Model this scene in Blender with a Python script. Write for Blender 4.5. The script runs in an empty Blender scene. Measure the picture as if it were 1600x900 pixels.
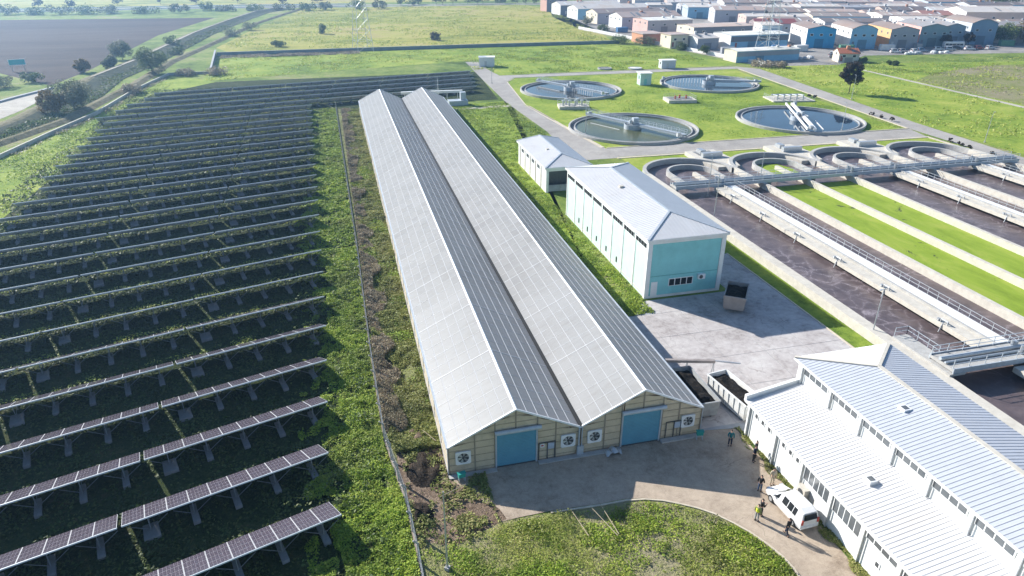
import bpy, bmesh, math, random
import numpy as np
from mathutils import Vector, Matrix, noise as mnoise

sc = bpy.context.scene
COL = sc.collection
R = math.radians

# ------------------------------------------------------------------ camera
cam_d = bpy.data.cameras.new('camera')
cam_d.sensor_width = 36.0
cam_d.lens = 24.075
cam_d.clip_start = 0.5
cam_d.clip_end = 6000
cam = bpy.data.objects.new('camera', cam_d)
COL.objects.link(cam)
cam.location = (0, 0, 41)
cam.rotation_euler = (R(63.7356), 0, R(-14.1132))
sc.camera = cam

# ------------------------------------------------------------------ light
SUN_AZ, SUN_EL = -37.5, 27.9           # degrees from +Y towards +X, and above the horizon
world = bpy.data.worlds.new('World')
sc.world = world
world.use_nodes = True
wn = world.node_tree
wn.nodes.clear()
w_out = wn.nodes.new('ShaderNodeOutputWorld')
w_bg = wn.nodes.new('ShaderNodeBackground')
w_sky = wn.nodes.new('ShaderNodeTexSky')
w_sky.sky_type = 'NISHITA'
w_sky.sun_disc = False
w_sky.sun_elevation = R(SUN_EL)
w_sky.sun_rotation = R(SUN_AZ)
w_sky.air_density = 1.15
w_sky.dust_density = 0.3
w_sky.ozone_density = 4.0
w_bg.inputs['Strength'].default_value = 0.085
wn.links.new(w_sky.outputs[0], w_bg.inputs[0])
wn.links.new(w_bg.outputs[0], w_out.inputs[0])

sun_d = bpy.data.lights.new('sun', 'SUN')
sun_d.energy = 5.0
sun_d.angle = R(0.6)
sun_d.color = (1.0, 0.965, 0.90)
sun = bpy.data.objects.new('sun', sun_d)
COL.objects.link(sun)
_el, _az = R(SUN_EL), R(SUN_AZ)
to_sun = Vector((math.sin(_az) * math.cos(_el), math.cos(_az) * math.cos(_el), math.sin(_el)))
sun.rotation_euler = to_sun.to_track_quat('Z', 'Y').to_euler()
sun.location = to_sun * 300

sc.view_settings.view_transform = 'Standard'
sc.view_settings.look = 'None'
sc.view_settings.exposure = 0.92
sc.view_settings.gamma = 1.0
sc.view_settings.use_curve_mapping = False

sc.render.engine = 'CYCLES'
sc.cycles.use_denoising = True
try:
    sc.cycles.denoiser = 'OPENIMAGEDENOISE'
except Exception:
    pass
sc.cycles.use_adaptive_sampling = True
sc.cycles.adaptive_threshold = 0.02
sc.cycles.max_bounces = 6
sc.cycles.diffuse_bounces = 2
sc.cycles.glossy_bounces = 3
sc.cycles.transmission_bounces = 4
sc.cycles.transparent_max_bounces = 8
sc.cycles.volume_bounces = 0
sc.cycles.caustics_reflective = False
sc.cycles.caustics_refractive = False

# ------------------------------------------------------------------ helpers
rng = np.random.default_rng(7)
random.seed(7)
ORD = ['zeroth', 'first', 'second', 'third', 'fourth', 'fifth', 'sixth', 'seventh', 'eighth', 'ninth', 'tenth',
       'eleventh', 'twelfth', 'thirteenth', 'fourteenth', 'fifteenth', 'sixteenth', 'seventeenth', 'eighteenth',
       'nineteenth', 'twentieth', 'twenty-first', 'twenty-second', 'twenty-third', 'twenty-fourth', 'twenty-fifth',
       'twenty-sixth', 'twenty-seventh', 'twenty-eighth', 'twenty-ninth', 'thirtieth']


def tag(o, label=None, cat=None, group=None, kind=None):
    if label: o['label'] = label
    if cat: o['category'] = cat
    if group: o['group'] = group
    if kind: o['kind'] = kind
    return o


def thing(name, label, cat, loc=(0, 0, 0), rz=0.0, group=None):
    o = bpy.data.objects.new(name, None)
    o.empty_display_size = 0.5
    COL.objects.link(o)
    o.location = loc
    o.rotation_euler = (0, 0, rz)
    return tag(o, label, cat, group)


def link(name, me, parent=None, loc=None, rot=None):
    o = bpy.data.objects.new(name, me)
    COL.objects.link(o)
    if parent: o.parent = parent
    if loc is not None: o.location = loc
    if rot is not None: o.rotation_euler = rot
    return o


def copy_tree(o, parent=None):
    c = o.copy()
    COL.objects.link(c)
    c.parent = parent
    for ch in list(o.children):
        copy_tree(ch, c)
    return c


class MB:
    """collects polygons and links them as one mesh"""
    def __init__(self):
        self.v, self.f, self.m, self.mats, self.s = [], [], [], [], []
        self.cur = 0
        self.sm = False

    def mat(self, m):
        if m not in self.mats: self.mats.append(m)
        self.cur = self.mats.index(m)
        return self

    def poly(self, pts):
        i = len(self.v)
        self.v += [tuple(p) for p in pts]
        self.f.append(tuple(range(i, i + len(pts))))
        self.m.append(self.cur)
        self.s.append(self.sm)
        return self

    def faces(self, vs, fs):
        i = len(self.v)
        self.v += [tuple(p) for p in vs]
        for f in fs:
            self.f.append(tuple(i + k for k in f))
            self.m.append(self.cur)
            self.s.append(self.sm)
        return self

    def box(self, x0, y0, z0, x1, y1, z1):
        v = [(x0, y0, z0), (x1, y0, z0), (x1, y1, z0), (x0, y1, z0), (x0, y0, z1), (x1, y0, z1), (x1, y1, z1), (x0, y1, z1)]
        return self.faces(v, [(0, 3, 2, 1), (4, 5, 6, 7), (0, 1, 5, 4), (1, 2, 6, 5), (2, 3, 7, 6), (3, 0, 4, 7)])

    def cbox(self, c, sx, sy, sz):
        return self.box(c[0] - sx / 2, c[1] - sy / 2, c[2] - sz / 2, c[0] + sx / 2, c[1] + sy / 2, c[2] + sz / 2)

    def bar(self, a, b, w, h=None, up=(0, 0, 1)):
        """rectangular bar from a to b"""
        h = h or w
        a, b = Vector(a), Vector(b)
        d = (b - a)
        if d.length < 1e-6: return self
        d.normalize()
        u = Vector(up)
        if abs(d.dot(u)) > 0.98: u = Vector((1, 0, 0))
        s = d.cross(u).normalized()
        t = s.cross(d).normalized()
        v = []
        for p in (a, b):
            for ss, tt in ((-1, -1), (1, -1), (1, 1), (-1, 1)):
                v.append(p + s * ss * w / 2 + t * tt * h / 2)
        return self.faces(v, [(0, 1, 2, 3), (7, 6, 5, 4), (0, 4, 5, 1), (1, 5, 6, 2), (2, 6, 7, 3), (3, 7, 4, 0)])

    def tube(self, a, b, r0, r1=None, n=8, cap=True):
        r1 = r0 if r1 is None else r1
        a, b = Vector(a), Vector(b)
        d = (b - a).normalized()
        u = Vector((0, 0, 1)) if abs(d.z) < 0.9 else Vector((1, 0, 0))
        s = d.cross(u).normalized()
        t = s.cross(d)
        v = []
        for p, r in ((a, r0), (b, r1)):
            for k in range(n):
                an = 2 * math.pi * k / n
                v.append(p + s * math.cos(an) * r + t * math.sin(an) * r)
        f = [(k, (k + 1) % n, n + (k + 1) % n, n + k) for k in range(n)]
        if cap: f += [tuple(range(n - 1, -1, -1)), tuple(range(n, 2 * n))]
        return self.faces(v, f)

    def prism(self, poly, z0, z1, bottom=False):
        n = len(poly)
        v = [(p[0], p[1], z0) for p in poly] + [(p[0], p[1], z1) for p in poly]
        f = [(k, (k + 1) % n, n + (k + 1) % n, n + k) for k in range(n)] + [tuple(range(n, 2 * n))]
        if bottom: f.append(tuple(range(n - 1, -1, -1)))
        return self.faces(v, f)

    def lathe(self, prof, n=48, a0=0.0, a1=2 * math.pi, c=(0, 0)):
        """profile [(r, z)...] turned about a vertical axis"""
        full = abs((a1 - a0) - 2 * math.pi) < 1e-6
        cols = n if full else n + 1
        v = []
        for k in range(cols):
            an = a0 + (a1 - a0) * k / n
            for r, z in prof:
                v.append((c[0] + r * math.cos(an), c[1] + r * math.sin(an), z))
        m = len(prof)
        f = []
        for k in range(n):
            k2 = (k + 1) % cols
            for j in range(m - 1):
                f.append((k * m + j, k2 * m + j, k2 * m + j + 1, k * m + j + 1))
        return self.faces(v, f)

    def sweep(self, path, prof, closed_prof=True):
        """sweep a profile [(side, z)] along a polyline in plan; side is measured to the right"""
        P = [Vector((p[0], p[1])) for p in path]
        n, m = len(P), len(prof)
        v = []
        for i, p in enumerate(P):
            d = (P[min(i + 1, n - 1)] - P[max(i - 1, 0)]).normalized()
            r = Vector((d.y, -d.x))
            k = 1.0
            if 0 < i < n - 1:
                d1 = (P[i] - P[i - 1]).normalized()
                k = 1.0 / max(0.4, d1.dot(d))
            for s, z in prof:
                q = p + r * s * k
                v.append((q.x, q.y, z))
        f = []
        for i in range(n - 1):
            for j in range(m if closed_prof else m - 1):
                j2 = (j + 1) % m
                f.append((i * m + j, i * m + j2, (i + 1) * m + j2, (i + 1) * m + j))
        if closed_prof:
            f += [tuple(range(m - 1, -1, -1)), tuple((n - 1) * m + j for j in range(m))]
        return self.faces(v, f)

    def mesh(self, name):
        me = bpy.data.meshes.new(name)
        me.from_pydata(self.v, [], self.f)
        for m in self.mats: me.materials.append(m)
        if len(self.mats) > 1: me.polygons.foreach_set('material_index', self.m)
        if any(self.s): me.polygons.foreach_set('use_smooth', self.s)
        bm = bmesh.new()
        bm.from_mesh(me)
        bmesh.ops.recalc_face_normals(bm, faces=bm.faces)
        bm.to_mesh(me)
        bm.free()
        return me

    def build(self, name, mat=None, parent=None, loc=None, rot=None):
        if mat is not None and not self.mats: self.mats = [mat]
        return link(name, self.mesh(name), parent, loc, rot)


def sheet(name, poly, z, mat, kind='structure'):
    me = bpy.data.meshes.new(name)
    me.from_pydata([(p[0], p[1], z) for p in poly], [], [tuple(range(len(poly)))])
    bm = bmesh.new(); bm.from_mesh(me)
    bmesh.ops.triangulate(bm, faces=bm.faces)
    for f in bm.faces:
        if f.normal.z < 0: f.normal_flip()
    bm.to_mesh(me); bm.free()
    me.materials.append(mat)
    o = link(name, me)
    if kind: o['kind'] = kind
    return o


# ------------------------------------------------------------------ materials
def nmat(name):
    m = bpy.data.materials.new(name)
    m.use_nodes = True
    nt = m.node_tree
    b = nt.nodes['Principled BSDF']
    return m, nt, b


def N(nt, t, **kw):
    n = nt.nodes.new(t)
    for k, v in kw.items():
        if k in n.inputs: n.inputs[k].default_value = v
        else: setattr(n, k, v)
    return n


def c4(c): return (c[0], c[1], c[2], 1.0)


def ramp(nt, src, stops):
    r = nt.nodes.new('ShaderNodeValToRGB')
    e = r.color_ramp.elements
    while len(e) > 1: e.remove(e[-1])
    e[0].position, e[0].color = stops[0][0], c4(stops[0][1])
    for p, c in stops[1:]:
        q = e.new(p); q.color = c4(c)
    nt.links.new(src, r.inputs[0])
    return r.outputs[0]


def coords(nt, kind='Object', scale=None):
    tc = nt.nodes.new('ShaderNodeTexCoord')
    out = tc.outputs[kind]
    if scale:
        mp = nt.nodes.new('ShaderNodeMapping')
        mp.inputs['Scale'].default_value = scale
        nt.links.new(out, mp.inputs[0])
        out = mp.outputs[0]
    return out


def noise(nt, vec, scale, detail=4, rough=0.6, dist=0.0):
    n = N(nt, 'ShaderNodeTexNoise')
    n.inputs['Scale'].default_value = scale
    n.inputs['Detail'].default_value = detail
    n.inputs['Roughness'].default_value = rough
    n.inputs['Distortion'].default_value = dist
    nt.links.new(vec, n.inputs['Vector'])
    return n.outputs['Fac']


def mixc(nt, fac, a, b, mode='MIX'):
    m = nt.nodes.new('ShaderNodeMix')
    m.data_type = 'RGBA'
    m.blend_type = mode
    m.clamp_result = False
    for sock, val in ((m.inputs[0], fac), (m.inputs[6], a), (m.inputs[7], b)):
        if isinstance(val, (int, float)): sock.default_value = val
        elif isinstance(val, tuple): sock.default_value = c4(val)
        else: nt.links.new(val, sock)
    return m.outputs[2]


def bump(nt, b, h, strength=0.3, dist=0.05):
    n = nt.nodes.new('ShaderNodeBump')
    n.inputs['Strength'].default_value = strength
    n.inputs['Distance'].default_value = dist
    nt.links.new(h, n.inputs['Height'])
    nt.links.new(n.outputs[0], b.inputs['Normal'])


def plain(name, col, rough=0.6, var=0.12, scale=2.0, metal=0.0, spec=0.4, dirt=None, dirt_scale=0.6, bmp=0.0, fine=30.0):
    """painted / cast surface: base colour with soft variation and a little dirt"""
    m, nt, b = nmat(name)
    v = coords(nt)
    f1 = noise(nt, v, scale, 5, 0.65)
    lo = tuple(max(0, c * (1 - var)) for c in col)
    hi = tuple(min(1, c * (1 + var)) for c in col)
    out = ramp(nt, f1, [(0.3, lo), (0.7, hi)])
    if dirt:
        f2 = noise(nt, v, dirt_scale, 6, 0.7, 0.4)
        fac = ramp(nt, f2, [(0.5, (0, 0, 0)), (0.72, (0.65, 0.65, 0.65))])
        out = mixc(nt, fac, out, tuple(dirt))
    nt.links.new(out, b.inputs['Base Color'])
    b.inputs['Roughness'].default_value = rough
    b.inputs['Metallic'].default_value = metal
    b.inputs['Specular IOR Level'].default_value = spec
    if bmp: bump(nt, b, noise(nt, v, fine, 3), bmp, 0.02)
    return m


def groundmat(name, stops, scales=(0.02, 0.15, 1.2, 8.0), weights=(0.3, 0.25, 0.25, 0.2), bmp=0.6, bdist=0.25, rough=0.95, stretch=None):
    """soil / grass: several octaves of noise through a colour ramp, bump from the fine ones"""
    m, nt, b = nmat(name)
    v = coords(nt, 'Object', stretch)
    acc = None
    for s, w in zip(scales, weights):
        f = noise(nt, v, s, 4, 0.62, 0.3)
        mu = nt.nodes.new('ShaderNodeMath'); mu.operation = 'MULTIPLY_ADD'
        nt.links.new(f, mu.inputs[0]); mu.inputs[1].default_value = w
        if acc is None: mu.inputs[2].default_value = 0.0
        else: nt.links.new(acc, mu.inputs[2])
        acc = mu.outputs[0]
    # stretch contrast
    mr = nt.nodes.new('ShaderNodeMapRange')
    mr.inputs[1].default_value, mr.inputs[2].default_value = 0.39, 0.61
    nt.links.new(acc, mr.inputs[0])
    nt.links.new(ramp(nt, mr.outputs[0], stops), b.inputs['Base Color'])
    b.inputs['Roughness'].default_value = rough
    b.inputs['Specular IOR Level'].default_value = 0.1
    h = noise(nt, v, scales[-1] * 0.6, 5, 0.7)
    bump(nt, b, h, bmp, bdist)
    return m


def leafmat(name, cols, trans=0.35, rough=0.6, dry=0.35):
    """leaves: colour differs from leaf to leaf and from clump to clump"""
    m = bpy.data.materials.new(name)
    m.use_nodes = True
    nt = m.node_tree
    b = nt.nodes['Principled BSDF']
    out = nt.nodes['Material Output']
    g = nt.nodes.new('ShaderNodeNewGeometry')
    v = coords(nt)
    f = noise(nt, v, 0.35, 3)
    ad = nt.nodes.new('ShaderNodeMath'); ad.operation = 'MULTIPLY_ADD'
    nt.links.new(g.outputs['Random Per Island'], ad.inputs[0]); ad.inputs[1].default_value = 0.5
    mu = nt.nodes.new('ShaderNodeMath'); mu.operation = 'MULTIPLY'
    nt.links.new(f, mu.inputs[0]); mu.inputs[1].default_value = 0.55
    nt.links.new(mu.outputs[0], ad.inputs[2])
    k = len(cols)
    col = ramp(nt, ad.outputs[0], [(0.12 + 0.7 * i / max(1, k - 1), c) for i, c in enumerate(cols)])
    big = ramp(nt, noise(nt, v, 0.14, 4, 0.65, 0.5), [(0.50, (0, 0, 0)), (0.68, (dry, dry, dry))])
    col = mixc(nt, big, col, (0.30, 0.25, 0.11))
    dk = ramp(nt, noise(nt, v, 0.22, 3, 0.6), [(0.3, (0.55, 0.6, 0.6)), (0.6, (1, 1, 1))])
    col = mixc(nt, 1.0, col, dk, 'MULTIPLY')
    nt.links.new(col, b.inputs['Base Color'])
    b.inputs['Roughness'].default_value = rough
    b.inputs['Specular IOR Level'].default_value = 0.25
    tr = nt.nodes.new('ShaderNodeBsdfTranslucent')
    nt.links.new(col, tr.inputs[0])
    mx = nt.nodes.new('ShaderNodeMixShader'); mx.inputs[0].default_value = trans
    nt.links.new(b.outputs[0], mx.inputs[1]); nt.links.new(tr.outputs[0], mx.inputs[2])
    nt.links.new(mx.outputs[0], out.inputs[0])
    return m


def wavemat(name, col, axis, period, depth=0.35, rough=0.45, metal=0.0, dirt=None, line=0.0, linecol=None, dscale=0.25, spec=0.4):
    """ribbed sheet metal / corrugated sheet: relief along one axis, soft stains"""
    m, nt, b = nmat(name)
    v = coords(nt)
    w = N(nt, 'ShaderNodeTexWave')
    w.wave_type = 'BANDS'; w.bands_direction = axis; w.wave_profile = 'SIN'
    w.inputs['Scale'].default_value = 2 * math.pi / (20.0 * period)
    w.inputs['Distortion'].default_value = 0
    nt.links.new(v, w.inputs['Vector'])
    f = noise(nt, v, 0.8, 5, 0.65)
    out = ramp(nt, f, [(0.3, tuple(c * 0.9 for c in col)), (0.7, tuple(min(1, c * 1.07) for c in col))])
    if dirt:
        f2 = noise(nt, v, dscale, 6, 0.72, 0.6)
        out = mixc(nt, ramp(nt, f2, [(0.48, (0, 0, 0)), (0.75, (0.7, 0.7, 0.7))]), out, tuple(dirt))
    if line:
        fl = ramp(nt, w.outputs['Fac'], [(0.0, (line, line, line)), (0.22, (0, 0, 0))])
        out = mixc(nt, fl, out, tuple(linecol or tuple(c * 0.5 for c in col)))
    nt.links.new(out, b.inputs['Base Color'])
    b.inputs['Roughness'].default_value = rough
    b.inputs['Metallic'].default_value = metal
    b.inputs['Specular IOR Level'].default_value = spec
    bump(nt, b, w.outputs['Fac'], depth, 0.06)
    return m


M = {}
M['conc'] = plain('concrete', (0.42, 0.41, 0.39), 0.9, 0.14, 1.5, dirt=(0.30, 0.28, 0.25), dirt_scale=0.5, bmp=0.15)
M['conc_lite'] = plain('pale_concrete', (0.56, 0.52, 0.45), 0.9, 0.12, 1.2, dirt=(0.46, 0.42, 0.36), dirt_scale=0.7, bmp=0.15)
M['conc_grey'] = plain('grey_concrete', (0.36, 0.37, 0.38), 0.9, 0.15, 1.0, dirt=(0.22, 0.22, 0.21), bmp=0.15)
M['conc_dark'] = plain('damp_concrete', (0.22, 0.22, 0.22), 0.8, 0.2, 0.8, dirt=(0.10, 0.10, 0.09))
M['white'] = plain('white_paint', (0.78, 0.78, 0.76), 0.55, 0.05, 1.0, dirt=(0.62, 0.60, 0.55), dirt_scale=0.35)
M['white_metal'] = plain('white_metal', (0.80, 0.80, 0.80), 0.4, 0.05)
M['steel'] = plain('galvanised_steel', (0.50, 0.52, 0.54), 0.42, 0.12, 3.0, metal=0.55)
M['steel_lite'] = plain('pale_steel', (0.46, 0.50, 0.54), 0.5, 0.1, 2.0, metal=0.2)
M['steel_dark'] = plain('dark_steel', (0.10, 0.105, 0.11), 0.5, 0.2, 3.0, metal=0.3)
M['black'] = plain('black_rubber', (0.02, 0.02, 0.02), 0.8, 0.2)
M['glass'] = plain('dark_glass', (0.02, 0.024, 0.028), 0.12, 0.2, spec=0.3)
M['glass_grey'] = plain('grey_glass', (0.12, 0.13, 0.14), 0.12, 0.3, 0.5, spec=0.6)
M['teal'] = plain('teal_render', (0.25, 0.58, 0.58), 0.75, 0.08, 0.5, dirt=(0.21, 0.50, 0.50), dirt_scale=0.4)
M['mint'] = plain('mint_render', (0.53, 0.70, 0.635), 0.75, 0.06, 0.7, dirt=(0.58, 0.68, 0.60), dirt_scale=0.5)
M['wood'] = plain('weathered_wood', (0.42, 0.34, 0.24), 0.85, 0.2, 4.0)
M['bark'] = plain('bark', (0.10, 0.075, 0.055), 0.9, 0.3, 5.0, bmp=0.4)
M['soil_black'] = groundmat('black_sludge', [(0, (0.006, 0.006, 0.006)), (0.6, (0.02, 0.018, 0.016)), (1, (0.05, 0.042, 0.035))], (1, 4, 12), (0.3, 0.4, 0.3), 1.0, 0.12)
M['sign_green'] = plain('green_sign_paint', (0.02, 0.28, 0.24), 0.5, 0.1)
M['blue_door'] = wavemat('blue_shutter', (0.10, 0.30, 0.42), 'Z', 0.16, 0.5, 0.5)
M['red'] = plain('red_paint', (0.45, 0.07, 0.05), 0.6, 0.15)
M['kerb'] = plain('kerb_stone', (0.56, 0.49, 0.38), 0.9, 0.15, 1.5, dirt=(0.4, 0.35, 0.28))
M['skin'] = plain('skin', (0.48, 0.30, 0.22), 0.6, 0.05)
M['hair'] = plain('dark_hair', (0.02, 0.015, 0.012), 0.6, 0.2)

GRASS_LAWN = [(0.0, (0.086, 0.144, 0.022)), (0.35, (0.198, 0.279, 0.040)), (0.65, (0.285, 0.346, 0.055)), (1.0, (0.414, 0.422, 0.108))]
GRASS_ROUGH = [(0.0, (0.059, 0.097, 0.022)), (0.35, (0.149, 0.217, 0.045)), (0.62, (0.238, 0.296, 0.067)), (0.82, (0.312, 0.296, 0.133)), (1.0, (0.356, 0.310, 0.194))]
M['terrain'] = groundmat('rough_grass', GRASS_ROUGH, (0.012, 0.07, 0.5, 4.0), (0.34, 0.3, 0.22, 0.14), 0.8, 0.5)
M['lawn'] = groundmat('mown_lawn', GRASS_LAWN, (0.02, 0.12, 0.9, 7.0), (0.3, 0.3, 0.22, 0.18), 0.5, 0.2)
M['meadow'] = groundmat('dry_meadow', [(0, (0.149, 0.185, 0.043)), (0.3, (0.283, 0.292, 0.060)), (0.55, (0.414, 0.384, 0.092)), (0.8, (0.414, 0.339, 0.136)), (1, (0.316, 0.246, 0.123))],
                        (0.008, 0.04, 0.25, 2.0), (0.38, 0.32, 0.2, 0.1), 0.8, 0.6, stretch=(0.6, 1.4, 1))
M['weeds'] = groundmat('weed_ground', [(0, (0.027, 0.042, 0.015)), (0.4, (0.068, 0.112, 0.027)), (0.7, (0.112, 0.173, 0.039)), (1, (0.180, 0.165, 0.075))],
                       (0.05, 0.4, 2.2, 9.0), (0.22, 0.26, 0.28, 0.24), 1.0, 0.35)
M['brush_soil'] = groundmat('brush_soil', [(0, (0.088, 0.097, 0.047)), (0.4, (0.211, 0.216, 0.101)), (0.75, (0.298, 0.325, 0.127)), (1, (0.421, 0.434, 0.220))],
                            (0.08, 0.5, 2.5, 9.0), (0.25, 0.25, 0.28, 0.22), 1.0, 0.3)
M['soil'] = groundmat('turned_soil', [(0, (0.102, 0.070, 0.054)), (0.4, (0.232, 0.168, 0.121)), (0.75, (0.392, 0.294, 0.216)), (1, (0.551, 0.434, 0.324))],
                      (0.2, 0.9, 4, 14), (0.22, 0.28, 0.28, 0.22), 1.0, 0.3)
M['plough'] = groundmat('ploughed_soil', [(0, (0.058, 0.044, 0.041)), (0.5, (0.085, 0.064, 0.056)), (1, (0.115, 0.087, 0.076))],
                        (0.01, 0.05, 0.6, 3), (0.35, 0.3, 0.2, 0.15), 0.8, 0.4, stretch=(0.35, 1.6, 1))
M['path'] = groundmat('pale_gravel', [(0, (0.304, 0.274, 0.233)), (0.5, (0.466, 0.426, 0.365)), (1, (0.588, 0.548, 0.466))], (0.05, 0.4, 3, 12), (0.25, 0.25, 0.25, 0.25), 0.3, 0.05)
M['road'] = groundmat('worn_asphalt', [(0, (0.270, 0.250, 0.230)), (0.5, (0.365, 0.338, 0.311)), (1, (0.446, 0.419, 0.378))], (0.05, 0.35, 2.5, 14), (0.3, 0.25, 0.25, 0.2), 0.2, 0.02)
M['apron'] = groundmat('trodden_paving', [(0, (0.235, 0.181, 0.134)), (0.45, (0.388, 0.313, 0.241)), (1, (0.505, 0.413, 0.318))], (0.12, 0.5, 2.5, 12), (0.3, 0.28, 0.22, 0.2), 0.3, 0.03)
M['yard'] = groundmat('stained_slab', [(0, (0.273, 0.243, 0.226)), (0.4, (0.429, 0.391, 0.376)), (0.7, (0.501, 0.466, 0.447)), (1, (0.565, 0.539, 0.513))], (0.1, 0.35, 1.6, 10), (0.3, 0.3, 0.25, 0.15), 0.15, 0.02)
def add_cracks(m, scale=.35, col=(.22, .19, .17)):
    nt = m.node_tree; b = nt.nodes['Principled BSDF']
    src = b.inputs['Base Color'].links[0].from_socket
    v = coords(nt)
    n1 = N(nt, 'ShaderNodeTexNoise'); n1.inputs['Scale'].default_value = .8; nt.links.new(v, n1.inputs['Vector'])
    wob = nt.nodes.new('ShaderNodeVectorMath'); wob.operation = 'MULTIPLY_ADD'
    nt.links.new(n1.outputs['Color'], wob.inputs[0]); wob.inputs[1].default_value = (1.6, 1.6, 0); nt.links.new(v, wob.inputs[2])
    vo = N(nt, 'ShaderNodeTexVoronoi'); vo.feature = 'DISTANCE_TO_EDGE'; vo.inputs['Scale'].default_value = scale
    nt.links.new(wob.outputs[0], vo.inputs['Vector'])
    crack = ramp(nt, vo.outputs['Distance'], [(0, (.7, .7, .7)), (.012, (0, 0, 0))])
    gate = ramp(nt, noise(nt, v, .2, 3), [(.48, (0, 0, 0)), (.6, (1, 1, 1))])
    out = mixc(nt, mixc(nt, 1.0, crack, gate, 'MULTIPLY'), src, col)
    stain = ramp(nt, noise(nt, v, .45, 5, .7, 1.0), [(.62, (0, 0, 0)), (.74, (.35, .35, .35))])
    out = mixc(nt, stain, out, col)
    nt.links.new(out, b.inputs['Base Color'])
add_cracks(M['yard']); add_cracks(M['apron'], .5, (.17, .14, .11)); add_cracks(M['road'], .3, (.20, .18, .16))
M['estate'] = groundmat('estate_yard', [(0, (0.16, 0.15, 0.14)), (0.5, (0.28, 0.26, 0.24)), (1, (0.42, 0.39, 0.35))], (0.03, 0.1, 0.6, 3), (0.3, 0.3, 0.25, 0.15), 0.3, 0.1)
M['dry_ground'] = groundmat('dry_rough_ground', [(0, (0.14, 0.18, 0.05)), (0.35, (0.23, 0.25, 0.08)), (0.65, (0.30, 0.27, 0.16)), (1, (0.33, 0.28, 0.20))], (0.015, 0.07, 0.5, 4.0), (0.36, 0.3, 0.2, 0.14), 0.8, 0.5)
M['reeds'] = groundmat('reed_bank', [(0, (0.035, 0.045, 0.03)), (0.5, (0.07, 0.085, 0.05)), (1, (0.15, 0.14, 0.085))], (0.05, 0.3, 1.2, 4), (0.2, 0.3, 0.3, 0.2), 1.0, 0.6)
M['bank_dry'] = groundmat('dry_bank', [(0, (0.08, 0.085, 0.04)), (0.5, (0.19, 0.17, 0.095)), (1, (0.30, 0.26, 0.17))], (0.05, 0.3, 1.2, 4), (0.2, 0.3, 0.3, 0.2), 0.8, 0.4)


def water_mat():
    m, nt, b = nmat('murky_water')
    b.inputs['Base Color'].default_value = (0.035, 0.045, 0.055, 1)
    b.inputs['Roughness'].default_value = 0.04
    b.inputs['Specular IOR Level'].default_value = 0.6
    v = coords(nt)
    bump(nt, b, noise(nt, v, 1.2, 3), 0.05, 0.02)
    return m


def sludge_mat():
    """brown mixed liquor with pale foam drawn out into veins"""
    m, nt, b = nmat('aerated_sludge_water')
    v = coords(nt)
    n1 = N(nt, 'ShaderNodeTexNoise'); n1.inputs['Scale'].default_value = 0.25; n1.inputs['Detail'].default_value = 3
    nt.links.new(v, n1.inputs['Vector'])
    wob = nt.nodes.new('ShaderNodeVectorMath'); wob.operation = 'MULTIPLY_ADD'
    nt.links.new(n1.outputs['Color'], wob.inputs[0]); wob.inputs[1].default_value = (4.5, 4.5, 0)
    nt.links.new(v, wob.inputs[2])
    vo = N(nt, 'ShaderNodeTexVoronoi'); vo.feature = 'DISTANCE_TO_EDGE'
    vo.inputs['Scale'].default_value = 0.42
    nt.links.new(wob.outputs[0], vo.inputs['Vector'])
    vein = ramp(nt, vo.outputs['Distance'], [(0.0, (1, 1, 1)), (0.04, (0.5, 0.5, 0.5)), (0.12, (0, 0, 0))])
    pat = ramp(nt, noise(nt, v, 0.09, 5, 0.7, 0.8), [(0.40, (0.0, 0.0, 0.0)), (0.60, (1, 1, 1))])
    grain = ramp(nt, noise(nt, wob.outputs[0], 2.6, 5, 0.8, 1.2), [(0.42, (0.0, 0.0, 0.0)), (0.62, (1, 1, 1))])
    fac = mixc(nt, 1.0, vein, pat, 'MULTIPLY')
    fac = mixc(nt, 1.0, fac, grain, 'MULTIPLY')
    base = ramp(nt, noise(nt, v, 0.3, 6, 0.7), [(0.3, (0.072, 0.054, 0.057)), (0.55, (0.120, 0.092, 0.094)), (0.75, (0.19, 0.145, 0.135))])
    col = mixc(nt, fac, base, (0.42, 0.36, 0.38))
    nt.links.new(col, b.inputs['Base Color'])
    b.inputs['Roughness'].default_value = 0.35
    b.inputs['Specular IOR Level'].default_value = 0.35
    bump(nt, b, noise(nt, v, 1.6, 4), 0.25, 0.05)
    return m


def duckweed_mat():
    m, nt, b = nmat('duckweed_cover')
    v = coords(nt)
    col = ramp(nt, noise(nt, coords(nt, 'Object', (1, 0.35, 1)), 0.3, 6, 0.72, 0.5), [(0.25, (0.15, 0.22, 0.02)), (0.5, (0.24, 0.33, 0.035)), (0.75, (0.36, 0.39, 0.08))])
    hole = ramp(nt, noise(nt, v, 0.17, 6, 0.75, 1.2), [(0.62, (0, 0, 0)), (0.67, (1, 1, 1))])
    col = mixc(nt, hole, col, (0.035, 0.045, 0.03))
    nt.links.new(col, b.inputs['Base Color'])
    b.inputs['Roughness'].default_value = 0.8
    b.inputs['Specular IOR Level'].default_value = 0.15
    bump(nt, b, noise(nt, v, 9, 3), 0.3, 0.02)
    return m


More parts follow.
